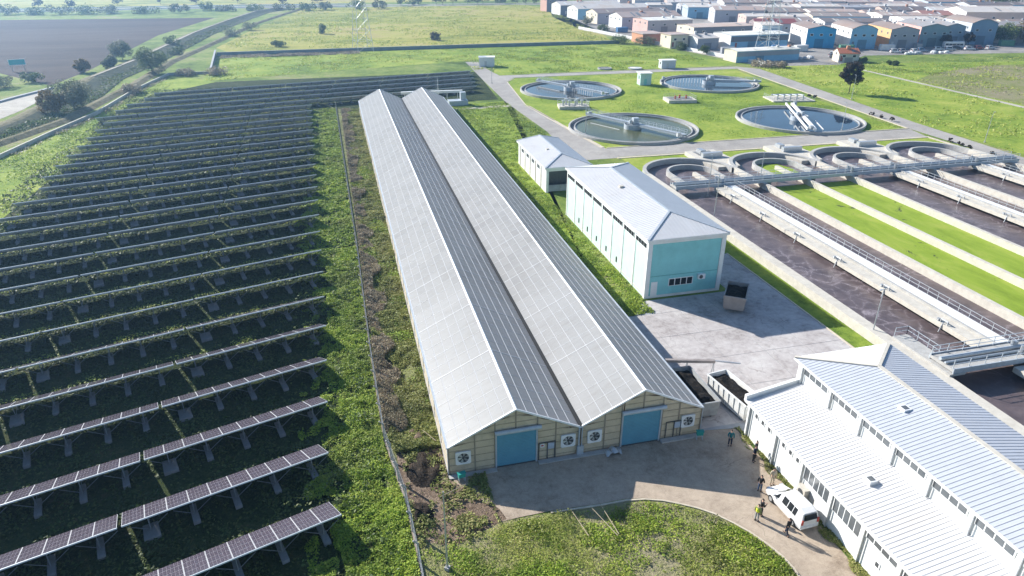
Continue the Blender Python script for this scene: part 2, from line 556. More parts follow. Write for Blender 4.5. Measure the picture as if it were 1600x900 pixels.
M['water'] = water_mat()
M['sludge'] = sludge_mat()
M['duckweed'] = duckweed_mat()
M['leaf_weed'] = leafmat('weed_leaves', [(0.109, 0.169, 0.023), (0.234, 0.351, 0.040), (0.376, 0.496, 0.054), (0.533, 0.573, 0.092)])
M['leaf_shade_toned'] = leafmat('shade_toned_weed_leaves', [(0.028, 0.055, 0.015), (0.055, 0.095, 0.022), (0.09, 0.13, 0.03), (0.13, 0.155, 0.045)], .25, .6, .15)  # darker copy of the weed leaves, panel shade put into the colour
M['shade_toned_soil'] = groundmat('shade_toned_soil', [(0, (0.016, 0.026, 0.010)), (0.45, (0.040, 0.062, 0.020)), (0.75, (0.07, 0.085, 0.03)), (1, (0.12, 0.10, 0.055))], (0.05, 0.4, 2.2, 9.0), (0.22, 0.26, 0.28, 0.24), 1.0, 0.35)  # soil darkened so its colour carries the shade between panel rows
M['leaf_olive'] = leafmat('olive_weed_leaves', [(0.123, 0.144, 0.041), (0.227, 0.267, 0.061), (0.350, 0.369, 0.103), (0.492, 0.451, 0.184)])
M['leaf_dry'] = leafmat('dry_brush_stems', [(0.186, 0.143, 0.102), (0.347, 0.289, 0.206), (0.534, 0.471, 0.323), (0.370, 0.235, 0.176)], 0.2)
M['leaf_grass'] = leafmat('tall_grass_blades', [(0.214, 0.314, 0.054), (0.374, 0.472, 0.074), (0.532, 0.576, 0.128), (0.721, 0.656, 0.236)])
M['leaf_tree'] = leafmat('tree_leaves', [(0.074, 0.105, 0.036), (0.126, 0.179, 0.049), (0.210, 0.253, 0.077)], 0.25)
M['leaf_grey'] = leafmat('grey_green_leaves', [(0.108, 0.126, 0.072), (0.198, 0.216, 0.118), (0.306, 0.296, 0.162)], 0.25)
M['leaf_autumn'] = leafmat('autumn_leaves', [(0.156, 0.096, 0.024), (0.264, 0.168, 0.036), (0.312, 0.240, 0.072)], 0.3)
M['leaf_dark'] = leafmat('dark_purple_leaves', [(0.035, 0.030, 0.025), (0.069, 0.056, 0.043), (0.106, 0.077, 0.056)], 0.2)

# ------------------------------------------------------------------ leaves and trees
def vnoise(x, y, s, seed=0):
    """value noise on a lattice, numpy arrays"""
    x, y = x / s, y / s
    xi, yi = np.floor(x).astype(np.int64), np.floor(y).astype(np.int64)
    fx, fy = x - xi, y - yi
    fx, fy = fx * fx * (3 - 2 * fx), fy * fy * (3 - 2 * fy)
    def h(a, b):
        n = (a * 374761393 + b * 668265263 + seed * 1442695041) & 0x7fffffff
        n = ((n ^ (n >> 13)) * 1274126177) & 0x7fffffff
        return ((n ^ (n >> 16)) & 0xffff) / 65535.0
    return (h(xi, yi) * (1 - fx) + h(xi + 1, yi) * fx) * (1 - fy) + (h(xi, yi + 1) * (1 - fx) + h(xi + 1, yi + 1) * fx) * fy


def leaf_mesh(name, P, size, mat, upness=0.6, aspect=0.55, rg=None):
    """one diamond leaf per point"""
    rg = rg or rng
    n = len(P)
    nor = rg.normal(size=(n, 3)); nor[:, 2] = np.abs(nor[:, 2]) + upness * 1.5
    nor /= np.linalg.norm(nor, axis=1)[:, None]
    t = rg.normal(size=(n, 3))
    t -= nor * np.sum(t * nor, axis=1)[:, None]
    t /= np.linalg.norm(t, axis=1)[:, None]
    s = np.cross(nor, t)
    L = (size * 0.5)[:, None]
    W = L * aspect
    V = np.empty((n, 4, 3), np.float32)
    V[:, 0] = P - t * L
    V[:, 1] = P + s * W + t * L * 0.15
    V[:, 2] = P + t * L
    V[:, 3] = P - s * W + t * L * 0.15
    me = bpy.data.meshes.new(name)
    me.vertices.add(4 * n); me.loops.add(4 * n); me.polygons.add(n)
    me.vertices.foreach_set('co', V.reshape(-1))
    me.loops.foreach_set('vertex_index', np.arange(4 * n, dtype=np.int32))
    me.polygons.foreach_set('loop_start', np.arange(0, 4 * n, 4, dtype=np.int32))
    me.materials.append(mat)
    me.update()
    return me


def blade_mesh(name, P, h, mat, w=0.05, lean=0.35, rg=None):
    """upright stems / grass blades: thin tapering quads"""
    rg = rg or rng
    n = len(P)
    a = rg.uniform(0, 2 * np.pi, n)
    s = np.stack([np.cos(a), np.sin(a), np.zeros(n)], 1) * w * 0.5
    tip = np.stack([rg.normal(0, lean, n) * h, rg.normal(0, lean, n) * h, h], 1)
    V = np.empty((n, 4, 3), np.float32)
    V[:, 0] = P - s; V[:, 1] = P + s; V[:, 2] = P + tip + s * 0.5; V[:, 3] = P + tip - s * 0.5
    me = bpy.data.meshes.new(name)
    me.vertices.add(4 * n); me.loops.add(4 * n); me.polygons.add(n)
    me.vertices.foreach_set('co', V.reshape(-1))
    me.loops.foreach_set('vertex_index', np.arange(4 * n, dtype=np.int32))
    me.polygons.foreach_set('loop_start', np.arange(0, 4 * n, 4, dtype=np.int32))
    me.materials.append(mat)
    me.update()
    return me


def crown_mesh(name, h0, h1, rad, mat, n, leaf, seed, clumps=26, squash=1.0):
    rg = np.random.default_rng(seed)
    zc, rz = (h0 + h1) / 2, (h1 - h0) / 2
    # clump centres near the crown's surface, uneven
    u = rg.normal(size=(clumps, 3)); u /= np.linalg.norm(u, axis=1)[:, None]
    rr = rg.uniform(0.35, 0.88, clumps) ** 0.8
    C = u * rr[:, None] * np.array([rad, rad * squash, rz]) + np.array([0, 0, zc])
    cr = rg.uniform(0.2, 0.42, clumps) * rad
    k = rg.choice(clumps, n, p=cr ** 2 / np.sum(cr ** 2))
    d = rg.normal(size=(n, 3)); d /= np.linalg.norm(d, axis=1)[:, None]
    P = C[k] + d * (cr[k] * rg.uniform(0.25, 1.0, n) ** 0.45)[:, None] * np.array([1, 1, 0.8])
    P[:, 2] = np.maximum(P[:, 2], 0.12)
    return leaf_mesh(name, P, rg.uniform(0.6, 1.3, n) * leaf, mat, 0.25, 0.7, rg), C


def tree(name, label, cat, loc, h, rad, mat='leaf_tree', n=2600, leaf=0.5, seed=1, trunk=0.28, group=None, trunk_r=None, clumps=26, squash=1.0):
    t = thing(name, label, cat, loc, random.uniform(0, 6.28), group)
    me, C = crown_mesh('crown', h * trunk, h, rad, M[mat], n, leaf, seed, clumps, squash)
    link('crown', me, t)
    mb = MB()
    r = trunk_r or max(0.06, h * 0.022)
    fork = Vector((0, 0, h * (trunk + 0.12)))
    mb.tube((0, 0, -0.05), fork, r, r * 0.7, 7)
    for i in range(0, len(C), max(1, len(C) // 9)):
        mb.tube(fork * 0.96, Vector(C[i]), r * 0.5, r * 0.12, 5, False)
    mb.build('trunk', M['bark'], t)
    return t

# ================================================================== ground
sheet('ground', [(-1800, -300), (2400, -300), (2400, 3200), (-1800, 3200)], 0.0, M['terrain'])
sheet('weed_field', [(-85, 5), (5.9, 5), (5.9, 206), (48, 208), (52, 262), (-40, 262), (-57, 250), (-63, 205), (-85, 140)], 0.012, M['shade_toned_soil'])
sheet('margin_grass', [(-90, 110), (-57.5, 118), (-57, 150), (-58.5, 180), (-62, 205), (-57, 240), (-51, 247), (-40, 262), (-56, 280), (-62.5, 250), (-64.7, 214), (-69, 192), (-72.8, 170), (-79.8, 140)], 0.02, M['lawn'])
sheet('brush_strip', [(0.6, 44), (5.9, 47), (5.9, 204), (-0.4, 206)], 0.024, M['brush_soil'])
sheet('meadow', [(-42, 336), (136, 334), (150, 400), (168, 545), (160, 603), (-15, 600), (-38, 480), (-52, 360)], 0.02, M['meadow'])
sheet('meadow_strip', [(-45, 264), (52, 290), (136, 326), (136, 331), (-47, 329)], 0.03, M['lawn'])
sheet('ploughed_field', [(-93, 268), (-123, 305), (-420, 350), (-420, 570), (-74, 530), (-89, 424), (-90, 300)], 0.02, M['plough'])
sheet('far_field', [(-700, 665), (160, 650), (220, 1100), (-900, 1100)], 0.03, M['meadow'])
sheet('lawn', [(30.2, 70), (30.2, 203), (49.0, 205), (51, 162), (49, 140), (57, 140), (57, 137.5), (139, 137.5), (139, 146), (149, 244), (57, 244), (57, 262), (160, 256),
               (146, 145), (146, 110), (400, 90), (420, 240), (224, 262), (165, 249), (150, 330), (60, 320), (47, 262), (46, 205), (30.2, 204)][:12], 0.016, M['lawn'])
sheet('east_lawn', [(146, 60), (330, 60), (330, 225), (205, 245), (166, 247), (160, 244), (148, 150)], 0.016, M['lawn'])
sheet('east_rough', [(196.5, 150), (330, 120), (330, 222), (250, 228), (214, 216), (197, 205)], 0.024, M['dry_ground'])
sheet('north_lawn', [(57, 252), (150, 251), (158, 258), (140, 325), (66, 300)], 0.016, M['lawn'])
sheet('grass_patch', [(2.3, 12), (27, 12), (28.6, 24), (29, 30), (28.3, 32.8), (26, 36.6), (23.8, 38.3), (21.2, 39.5), (17.6, 39.8), (8, 39.8), (4.7, 39), (2.3, 41)], 0.02, M['dry_ground'])
sheet('soil_patch', [(1.6, 44.5), (2.4, 39.5), (5.0, 38.2), (7.5, 39.2), (9.6, 40.0), (9.3, 41.2), (8.2, 42.4), (7.0, 44.3), (6.0, 45.5), (5.9, 49), (5.7, 54), (2.0, 54)], 0.037, M['soil'])
sheet('estate_ground', [(163, 247), (141, 401), (149, 478), (170, 560), (330, 600), (640, 560), (640, 300), (400, 245), (300, 254), (224, 264), (196, 244)], 0.02, M['estate'])
sheet('dirt_road', [(-100, 236), (-90, 261), (-87, 250), (-87.5, 225), (-90, 205), (-102, 188), (-116, 205)], 0.03, M['path'])
for yy in (606, 622):
    sheet('highway', [(-900, yy + 40), (-240, yy + 6), (-105, yy + 12), (20, yy), (420, yy - 30), (420, yy - 22), (20, yy + 9), (-105, yy + 21), (-240, yy + 15), (-900, yy + 50)], 0.05, M['road'])

# roads of the plant
ROAD_W = [(52.6, 288), (57.5, 286), (57.2, 268), (58, 252), (60, 250), (152, 250.5), (159, 243), (146, 116), (146, 60), (139.2, 60), (139.2, 137.6), (58, 138.6), (58.6, 145.8), (141.2, 145), (151, 244.2), (62, 244.8), (58, 240), (53.4, 197), (59.5, 146), (56, 138), (49.5, 138), (50.6, 162), (49.2, 203), (51, 240)]
sheet('service_road', [(52.6, 288), (57.5, 286), (57.5, 262), (58.5, 250), (62, 244.8), (58, 238), (53.6, 197), (56, 170), (58.8, 147), (59, 137.5), (48, 137.5), (50.0, 155), (50.5, 165), (49.2, 203), (50.5, 240)], 0.030, M['road'])
sheet('cross_road', [(58.9, 138.2), (139.2, 137.0), (141.2, 144.8), (58.7, 145.6)], 0.034, M['road'])
sheet('north_road', [(60, 245.2), (151.2, 244.4), (152.5, 249.6), (58, 251)], 0.034, M['road'])
sheet('east_road', [(141.3, 144.7), (139.3, 60), (145.2, 60), (145.4, 116), (148, 150), (159, 242), (153, 250.2), (151.2, 244.3)], 0.030, M['road'])
sheet('footpath', [(196.5, 230), (194.8, 230), (192.4, 159), (191, 120), (193.4, 120), (194.6, 159)], 0.04, M['path'])
sheet('footpath', [(28, 197.2), (49.3, 199.6), (49.4, 196.8), (28, 195.2)], 0.04, M['path'])
sheet('access_path', [(139, 401), (141.5, 401), (158, 300), (166, 249), (163, 248.5), (155, 300)], 0.04, M['path'])

# apron in front of the greenhouse, yard slabs beside it
APRON_ARC = [(4.7, 38.9), (7.9, 39.7), (10.6, 39.9), (13.2, 39.95), (17.6, 39.75), (19.6, 39.75), (21.2, 39.5), (22.6, 39.0), (23.8, 38.3), (25.0, 37.5), (26.0, 36.6), (27.0, 35.3), (27.7, 34.2), (28.4, 32.7), (28.8, 31.4), (28.95, 30.2), (28.8, 28), (28.2, 24), (27, 18)]
sheet('apron', APRON_ARC + [(33.5, 18), (33.6, 45.9), (30.2, 46.4), (6.2, 46.4), (6.3, 44.3), (5.4, 41.5)], 0.032, M['apron'])
sheet('yard_base', [(29.9, 46.45), (33.65, 45.95), (33.7, 45.2), (54.4, 45.2), (54.4, 84), (48.2, 84), (48.2, 72.6), (35.8, 72.6), (33.2, 69.2), (29.9, 69.0)], 0.030, M['conc_grey'])
yard = bpy.data.objects['yard_base']
slab_meshes = []
for k in range(3):
    mb = MB(); mb.box(0.012, 0.012, 0, 1 - 0.012, 1 - 0.012, 1)
    slab_meshes.append(mb.mesh('slab'))
    slab_meshes[-1].materials.append(M['yard'])
def slab(x0, y0, x1, y1):
    mb = MB(); mb.box(x0 + .03, y0 + .03, 0.031, x1 - .03, y1 - .03, 0.05 + random.uniform(-.004, .004))
    mb.build('slab', M['yard'], yard)
ys = [46.6, 52.2, 57.8, 63.4, 69.0]
xs = [30.0, 34.1, 39.2, 44.3, 49.4, 54.35]
for i in range(len(xs) - 1):
    for j in range(len(ys) - 1):
        slab(xs[i], ys[j], xs[i + 1], ys[j + 1])
for j, (y0, y1) in enumerate([(69.0, 74.0), (74.0, 79.0), (79.0, 84.0)]):
    slab(48.25, y0, 51.3, y1); slab(51.3, y0, 54.35, y1)
for (x0, x1) in ((36.0, 40.0), (40.0, 44.2), (44.2, 48.25)):
    slab(x0, 69.0, x1, 72.55)

# grass verge between yard and basin
sheet('verge', [(54.5, 44), (57.15, 44), (57.15, 112), (52, 112), (52, 106.5), (48.3, 106.5), (48.3, 84.1), (54.5, 84.1)], 0.026, M['lawn'])
sheet('verge', [(33.62, 18), (34.0, 18), (34.0, 45.1), (33.62, 45.1)], 0.036, M['weeds'])

# kerbs (real steps)
def kerb(path, w=0.28, h=0.13, name='kerb'):
    mb = MB(); mb.sweep(path, [(-w / 2, 0), (w / 2, 0), (w / 2, h), (-w / 2, h)])
    o = mb.build(name, M['kerb']); o['kind'] = 'structure'
    return o
kerb([(p[0] + 0.05, p[1] - 0.2) for p in APRON_ARC[3:]], 0.16, 0.1)
kerb([(54.45, 45), (54.45, 84)], 0.18)
kerb([(59.2, 145.9), (141, 145.2), (151, 243.8)], 0.35)
kerb([(58.5, 146.4), (56.3, 170), (54.2, 196)], 0.9, 0.1)
kerb([(58.4, 137.2), (139.0, 136.4), (138.9, 60)], 0.8, 0.15)
kerb([(62, 243.6), (57.9, 237), (53.9, 198), (56.0, 176)], 0.25, 0.1)
kerb([(70, 251.4), (152, 250.8)], 0.3, 0.1)

# ------------------------------------------------------------------ canal on the left with its banks
LB = [(-106, 150), (-86, 185), (-81.5, 207), (-80.2, 240), (-82, 276), (-77.2, 315), (-74, 365), (-70.5, 420), (-62, 490), (-50, 566), (-36, 600)]
mb = MB(); mb.sweep(LB, [(-5.5, 0.0), (-1.8, 1.2), (0.0, 1.4), (5.5, 0.04), (5.5, 0.0)])
mb.build('canal_bank', M['bank_dry'])['kind'] = 'structure'
mb = MB(); mb.sweep([(p[0] + .3, p[1]) for p in LB[4:]], [(-1.1, 1.32), (0.2, 1.44), (0.2, 1.40), (-1.1, 1.24)])
mb.build('bank_path', M['path'])['kind'] = 'structure'
mb = MB(); mb.sweep(LB, [(1.0, 1.19), (5.4, 0.15), (9.5, 0.15), (9.5, 0.02), (1.0, 0.02)])
mb.build('reed_bed', M['reeds'])['kind'] = 'structure'
RB = [(-90, 150), (-76.5, 190), (-71.5, 207), (-68.5, 240), (-66, 262), (-64.0, 315), (-58.8, 354), (-52, 410), (-43.5, 479), (-31, 540), (-19, 595)]
mb = MB(); mb.sweep(RB, [(-2.2, 0.1), (-0.4, 0.75), (0.8, 0.75), (2.4, 0.02)])
mb.build('canal_bank', M['bank_dry'])['kind'] = 'structure'
mb = MB(); mb.sweep([(-119, 190), (-104, 222), (-96, 247), (-90.5, 262)], [(-0.6, 0), (0.6, 0), (0.6, 0.5), (-0.6, 0.5)])
tag(mb.build('retaining_wall', M['conc_grey']), 'low grey concrete wall along the left side of the pale dirt road', 'wall')

# boundary wall of the solar field
WALL = [(-80, 140), (-73, 170), (-69.3, 192), (-65.0, 214), (-62.9, 250), (-58.4, 281)]
w = thing('boundary_wall', 'long grey boundary wall with pale coping left of the solar panels', 'wall', (-65, 214, 0))
def loc_path(path, o): return [(p[0] - o[0], p[1] - o[1]) for p in path]
mb = MB(); mb.sweep(loc_path(WALL, (-65, 214)), [(-0.15, 0), (0.15, 0), (0.15, .8), (-0.15, .8)]); mb.build('wall_face', M['conc_lite'], w)
mb = MB(); mb.sweep(loc_path(WALL, (-65, 214)), [(-0.2, .8), (0.2, .8), (0.2, .9), (-0.2, .9)]); mb.build('coping', M['conc_lite'], w)
w = thing('boundary_wall', 'short dark gate wall standing at the corner of the meadow', 'wall', (-44, 282, 0))
mb = MB(); mb.sweep([(0, 0), (-5.3, 56)], [(-0.2, 0), (0.2, 0), (0.2, 1.6), (-0.2, 1.6)]); mb.build('wall_face', M['conc_dark'], w)
mb = MB(); mb.sweep([(0, 0), (-5.3, 56)], [(-0.35, 1.6), (0.35, 1.6), (0.35, 1.75), (-0.35, 1.75)]); mb.build('coping', M['conc_grey'], w)
w = thing('boundary_wall', 'low pale wall joining the boundary wall to the gate wall', 'wall', (-51, 281, 0))
mb = MB(); mb.sweep([(-7.2, 0), (7, 0.4)], [(-0.2, 0), (0.2, 0), (0.2, 0.9), (-0.2, 0.9)]); mb.build('wall_face', M['conc_grey'], w)
w = thing('boundary_wall', 'long grey wall crossing behind the panels between two meadows', 'wall', (40, 332, 0))
mb = MB(); mb.sweep([(-88, -0.5), (-28, 0.2), (30, 0.2), (97, -2)], [(-0.2, 0), (0.2, 0), (0.2, 1.4), (-0.2, 1.4)]); mb.build('wall_face', plain('teal_grey_wall', (0.20, 0.25, 0.25), 0.9, 0.2, 0.3), w)
mb = MB(); mb.sweep([(-88, -0.5), (-28, 0.2), (30, 0.2), (97, -2)], [(-0.3, 1.4), (0.3, 1.4), (0.3, 1.5), (-0.3, 1.5)]); mb.build('coping', M['conc_grey'], w)

# guard rails along the highway
for yy, lab in ((608, 'white guard rail along the near side of the highway'), (633, 'white guard rail along the far side of the highway')):
    g = thing('guard_rail', lab, 'guard rail', (-100, yy, 0))
    mb = MB(); pth = [(-400, 18), (-136, 0), (0, 8), (120, -3)]
    mb.sweep(pth, [(-0.15, 0.5), (0.15, 0.5), (0.15, 1.1), (-0.15, 1.1)]); mb.build('rail', M['white_metal'], g)
    mb = MB()
    for i in range(3):
        a, b = Vector(pth[i]), Vector(pth[i + 1])
        for k in range(24):
            q = a.lerp(b, k / 24); mb.box(q.x - .08, q.y - .08, 0, q.x + .08, q.y + .08, 0.5)
    mb.build('posts', M['steel'], g)['kind'] = 'stuff'

# ================================================================== solar field
def solar_cell_mat():
    m, nt, b = nmat('solar_cells')
    v = coords(nt, 'UV')
    br = N(nt, 'ShaderNodeTexBrick')
    br.offset = 0.0
    br.inputs['Color1'].default_value = (0.050, 0.044, 0.062, 1)
    br.inputs['Color2'].default_value = (0.072, 0.054, 0.074, 1)
    br.inputs['Mortar'].default_value = (0.26, 0.24, 0.27, 1)
    br.inputs['Scale'].default_value = 1.0
    br.inputs['Mortar Size'].default_value = 0.006
    br.inputs['Mortar Smooth'].default_value = 0.1
    br.inputs['Brick Width'].default_value = 0.1
    br.inputs['Row Height'].default_value = 1 / 6
    nt.links.new(v, br.inputs['Vector'])
    nt.links.new(br.outputs['Color'], b.inputs['Base Color'])
    b.inputs['Roughness'].default_value = 0.16
    b.inputs['Specular IOR Level'].default_value = 0.75
    return m


M['cells'] = solar_cell_mat()
M['back'] = plain('panel_backsheet', (0.70, 0.76, 0.82), 0.6, 0.08, 1.5)
M['conc_foot'] = plain('footing_concrete', (0.24, 0.24, 0.24), 0.9, 0.2, 1.0, dirt=(0.13, 0.13, 0.12))
M['frame_steel'] = plain('dull_frame_steel', (0.20, 0.21, 0.22), 0.6, 0.15, 2.0)
M['alu'] = plain('aluminium_frame', (0.70, 0.71, 0.73), 0.4, 0.05, metal=0.25)
MW, MH, TILT = 1.575, 0.925, R(24)
PW, PH = 1.60, 0.94
SLOPE = 4 * PH
ZLO = 0.50


def module_geo(mb, x0, s0, uvs):
    """one framed module; x along the row, s down the slope from the high edge"""
    ct, st = math.cos(TILT), math.sin(TILT)
    def pt(x, s, n): return (x, s * ct + n * st, ZLO + SLOPE * st - s * st + n * ct)
    def slab(xa, sa, xb, sb, n0, n1, top=True):
        v = [pt(xa, sa, n0), pt(xb, sa, n0), pt(xb, sb, n0), pt(xa, sb, n0), pt(xa, sa, n1), pt(xb, sa, n1), pt(xb, sb, n1), pt(xa, sb, n1)]
        mb.faces(v, [(0, 3, 2, 1), (4, 5, 6, 7), (0, 1, 5, 4), (1, 2, 6, 5), (2, 3, 7, 6), (3, 0, 4, 7)])
    mb.mat(M['alu'])
    slab(x0, s0, x0 + MW, s0 + MH, 0.0, 0.04)
    mb.mat(M['back'])
    mb.poly([pt(x0 + .03, s0 + .03, -0.002), pt(x0 + .03, s0 + MH - .03, -0.002), pt(x0 + MW - .03, s0 + MH - .03, -0.002), pt(x0 + MW - .03, s0 + .03, -0.002)])
    mb.mat(M['cells'])
    mb.poly([pt(x0 + .02, s0 + .008, 0.043), pt(x0 + MW - .02, s0 + .008, 0.043), pt(x0 + MW - .02, s0 + MH - .008, 0.043), pt(x0 + .02, s0 + MH - .008, 0.043)])


def uvmesh(mb, name):
    me = mb.mesh(name)
    uv = me.uv_layers.new(name='UVMap')
    sq = [(0, 0), (1, 0), (1, 1), (0, 1)]
    ci = me.materials.find('solar_cells')
    for p in me.polygons:
        if p.material_index == ci:
            for k, li in enumerate(p.loop_indices): uv.data[li].uv = sq[k % 4]
    return me


mb = MB(); module_geo(mb, 0, 0, None)
MODULE = uvmesh(mb, 'module')
ARRAY = {}
def array_mesh(nc):
    if nc not in ARRAY:
        mb = MB()
        for i in range(nc):
            for j in range(4): module_geo(mb, -(i + 1) * PW + .02, j * PH, None)
        ARRAY[nc] = uvmesh(mb, 'panel_array')
    return ARRAY[nc]


mb = MB(); mb.prism([(-0.27, -0.5), (0.27, -0.5), (0.24, 1.7), (-0.24, 1.7)], 0.0, 0.34); FOOT = mb.mesh('footing'); FOOT.materials.append(M['conc_foot'])
mb = MB(); mb.prism([(-0.6, -0.5), (0.6, -0.5), (0.55, 1.2), (-0.55, 1.2)], 0.0, 0.36); FOOTW = mb.mesh('footing'); FOOTW.materials.append(M['conc_foot'])
ct, st = math.cos(TILT), math.sin(TILT)
mb = MB()
mb.bar((0, 0.35, 0.4), (0, 0.35, ZLO + SLOPE * st - 0.2), 0.07); mb.bar((0, 2.3, 0.2), (0, 2.3, ZLO + SLOPE * st - 2.3 * st / ct - 0.06), 0.07)
mb.bar((0, 0.12, ZLO + SLOPE * st - 0.12), (0, 3.3, ZLO - 0.02), 0.07, 0.09); mb.bar((0, 0.4, 0.4), (0, 2.2, .75), 0.05)
mb.bar((0.05, 0.35, 0.5), (1.4, 0.35, 1.45), 0.04); mb.bar((-0.05, 0.35, 0.5), (-1.4, 0.35, 1.45), 0.04)
TRUSS = mb.mesh('support_frame'); TRUSS.materials.append(M['frame_steel'])
RAILM, EDGEM = {}, {}
M['edge'] = plain('edge_highlight_paint', (0.60, 0.65, 0.68), 0.4, 0.05)  # pale strip added for the bright sky-lit line along the high edge
def rail_mesh(nc):
    if nc not in RAILM:
        mb = MB()
        for s in (0.4, 1.4, 2.4, 3.3):
            mb.bar((-nc * PW, s * ct, ZLO + SLOPE * st - s * st - 0.07), (0, s * ct, ZLO + SLOPE * st - s * st - 0.07), 0.07)
        RAILM[nc] = mb.mesh('rails'); RAILM[nc].materials.append(M['steel'])
        mb = MB(); z_ = ZLO + SLOPE * st
        mb.box(-nc * PW, -.05, z_ - .09, 0, .0, z_ + .03); mb.box(-nc * PW, -.0, z_ - .14, 0, .06, z_ - .10)
        EDGEM[nc] = mb.mesh('edge_highlight'); EDGEM[nc].materials.append(M['edge'])
    return RAILM[nc]


def solar_table(x, y, ang, nc, label, near=False):
    t = thing('solar_table', label, 'solar panels', (x, y, 0.0), ang, 'solar tables in rows on the weedy field')
    if near:
        for i in range(nc):
            for j in range(4):
                link('module', MODULE, t, (-(i + 1) * PW + .02, j * PH * ct, -j * PH * st))
    else:
        link('panel_array', array_mesh(nc), t)['kind'] = 'stuff'
    link('rails', rail_mesh(nc), t)
    link('edge_highlight', EDGEM[nc], t)
    k = max(2, round(nc / 2))
    for i in range(k):
        fx = -(i + 0.45) * nc * PW / k
        link('footing', FOOTW if i == k - 1 else FOOT, t, (fx, 0, 0))
        link('support_frame', TRUSS, t, (fx, 0, 0))
    return t


ROWS = 27
ROWLINES = []
for k in range(ROWS):
    yr = 41.6 + 7.70 * k
    f = k / (ROWS - 1)
    ang = R(18.2 - 4.2 * min(1, f / 0.5) - 3.2 * max(0, (f - 0.5) / 0.5))
    xr = -3.1 - 0.9 * min(1, k / 1.0) - 0.022 * max(0, yr - 72)
    ext = k >= 22
    if ext:     # the last rows run on behind the greenhouse
        xr = 44.0 + (k - 22) * 1.1
        yr += (xr + 6.5) * math.tan(ang)
    xl = -55.3 - max(0, yr - 150) * 0.06 if not ext else -60 + (k - 22) * 1.9
    d = Vector((math.cos(ang), math.sin(ang)))
    p = Vector((xr, yr))
    total = (xr - xl) / d.x
    ncols = int(total / PW)
    ROWLINES.append((xr, yr, ang, total))
    chunks = []
    rest = ncols
    while rest > 0:
        c = 10 if rest >= 15 else rest
        chunks.append(c); rest -= c
    for i, c in enumerate(chunks):
        lab = '%s solar table from right, %s panel row counting from the photo bottom' % (ORD[i + 1], ORD[k + 1])
        if k >= 13: lab = '%s solar table from right, %s panel row counting from the farthest' % (ORD[i + 1], ORD[ROWS - k])
        # leave out what lies outside the frame on the left
        right_edge_px_ok = p.x > -0.62 * (p.y + 18) - 3
        if right_edge_px_ok:
            solar_table(p.x, p.y, ang, c, lab, near=(k <= 3 and i <= 1))
        p = p - d * (c * PW + 0.3)

# ------------------------------------------------------------------ chain-link fence right of the panels
FENCE = [(2.4, 30), (2.25, 37.3), (2.0, 43.4), (0.9, 52.2), (0.65, 67), (0.6, 96.7), (0.3, 128), (-0.4, 207)]
fo = (0.6, 80)
fence = thing('wire_fence', 'long wire mesh fence on a low concrete foot between solar panels and brush', 'fence', (fo[0], fo[1], 0))
mb = MB(); mb.sweep(loc_path(FENCE, fo), [(-0.09, 0), (0.09, 0), (0.09, 0.25), (-0.09, 0.25)]); mb.build('plinth', plain('mossy_plinth', (0.30, 0.24, 0.18), 0.9, 0.2, 1.0, dirt=(0.3, 0.31, 0.28)), fence)
pm = MB(); pm.box(-0.07, -0.07, 0, 0.07, 0.07, 2.0); pm.bar((0, 0, 1.98), (-0.32, 0, 2.35), 0.1)
POST = pm.mesh('post'); POST.materials.append(M['conc'])
wires = MB()
for i in range(len(FENCE) - 1):
    a, b = Vector(FENCE[i]), Vector(FENCE[i + 1])
    n = max(1, round((b - a).length / 3.0))
    for k in range(n):
        q = a.lerp(b, k / n)
        link('post', POST, fence, (q.x - fo[0], q.y - fo[1], 0))
    for z in (0.45, 0.85, 1.25, 1.65, 1.95):
        wires.bar((a.x - fo[0], a.y - fo[1], z), (b.x - fo[0], b.y - fo[1], z), 0.012)
    L = (b - a).length
    for k in range(int(L / 0.45)):
        q = a.lerp(b, k * 0.45 / L); wires.bar((q.x - fo[0], q.y - fo[1], 0.3), (q.x - fo[0], q.y - fo[1], 1.95), 0.010)
wires.build('wire_mesh', M['steel'], fence)

# ================================================================== greenhouse
GX, GY, GL, GW = 6.0, 46.2, 154.2, 11.9
EZ, RZ = 3.0, 5.95
gh = thing('greenhouse', 'long twin-span greenhouse with translucent sheet roof and blue shutters', 'greenhouse', (GX, GY, 0))


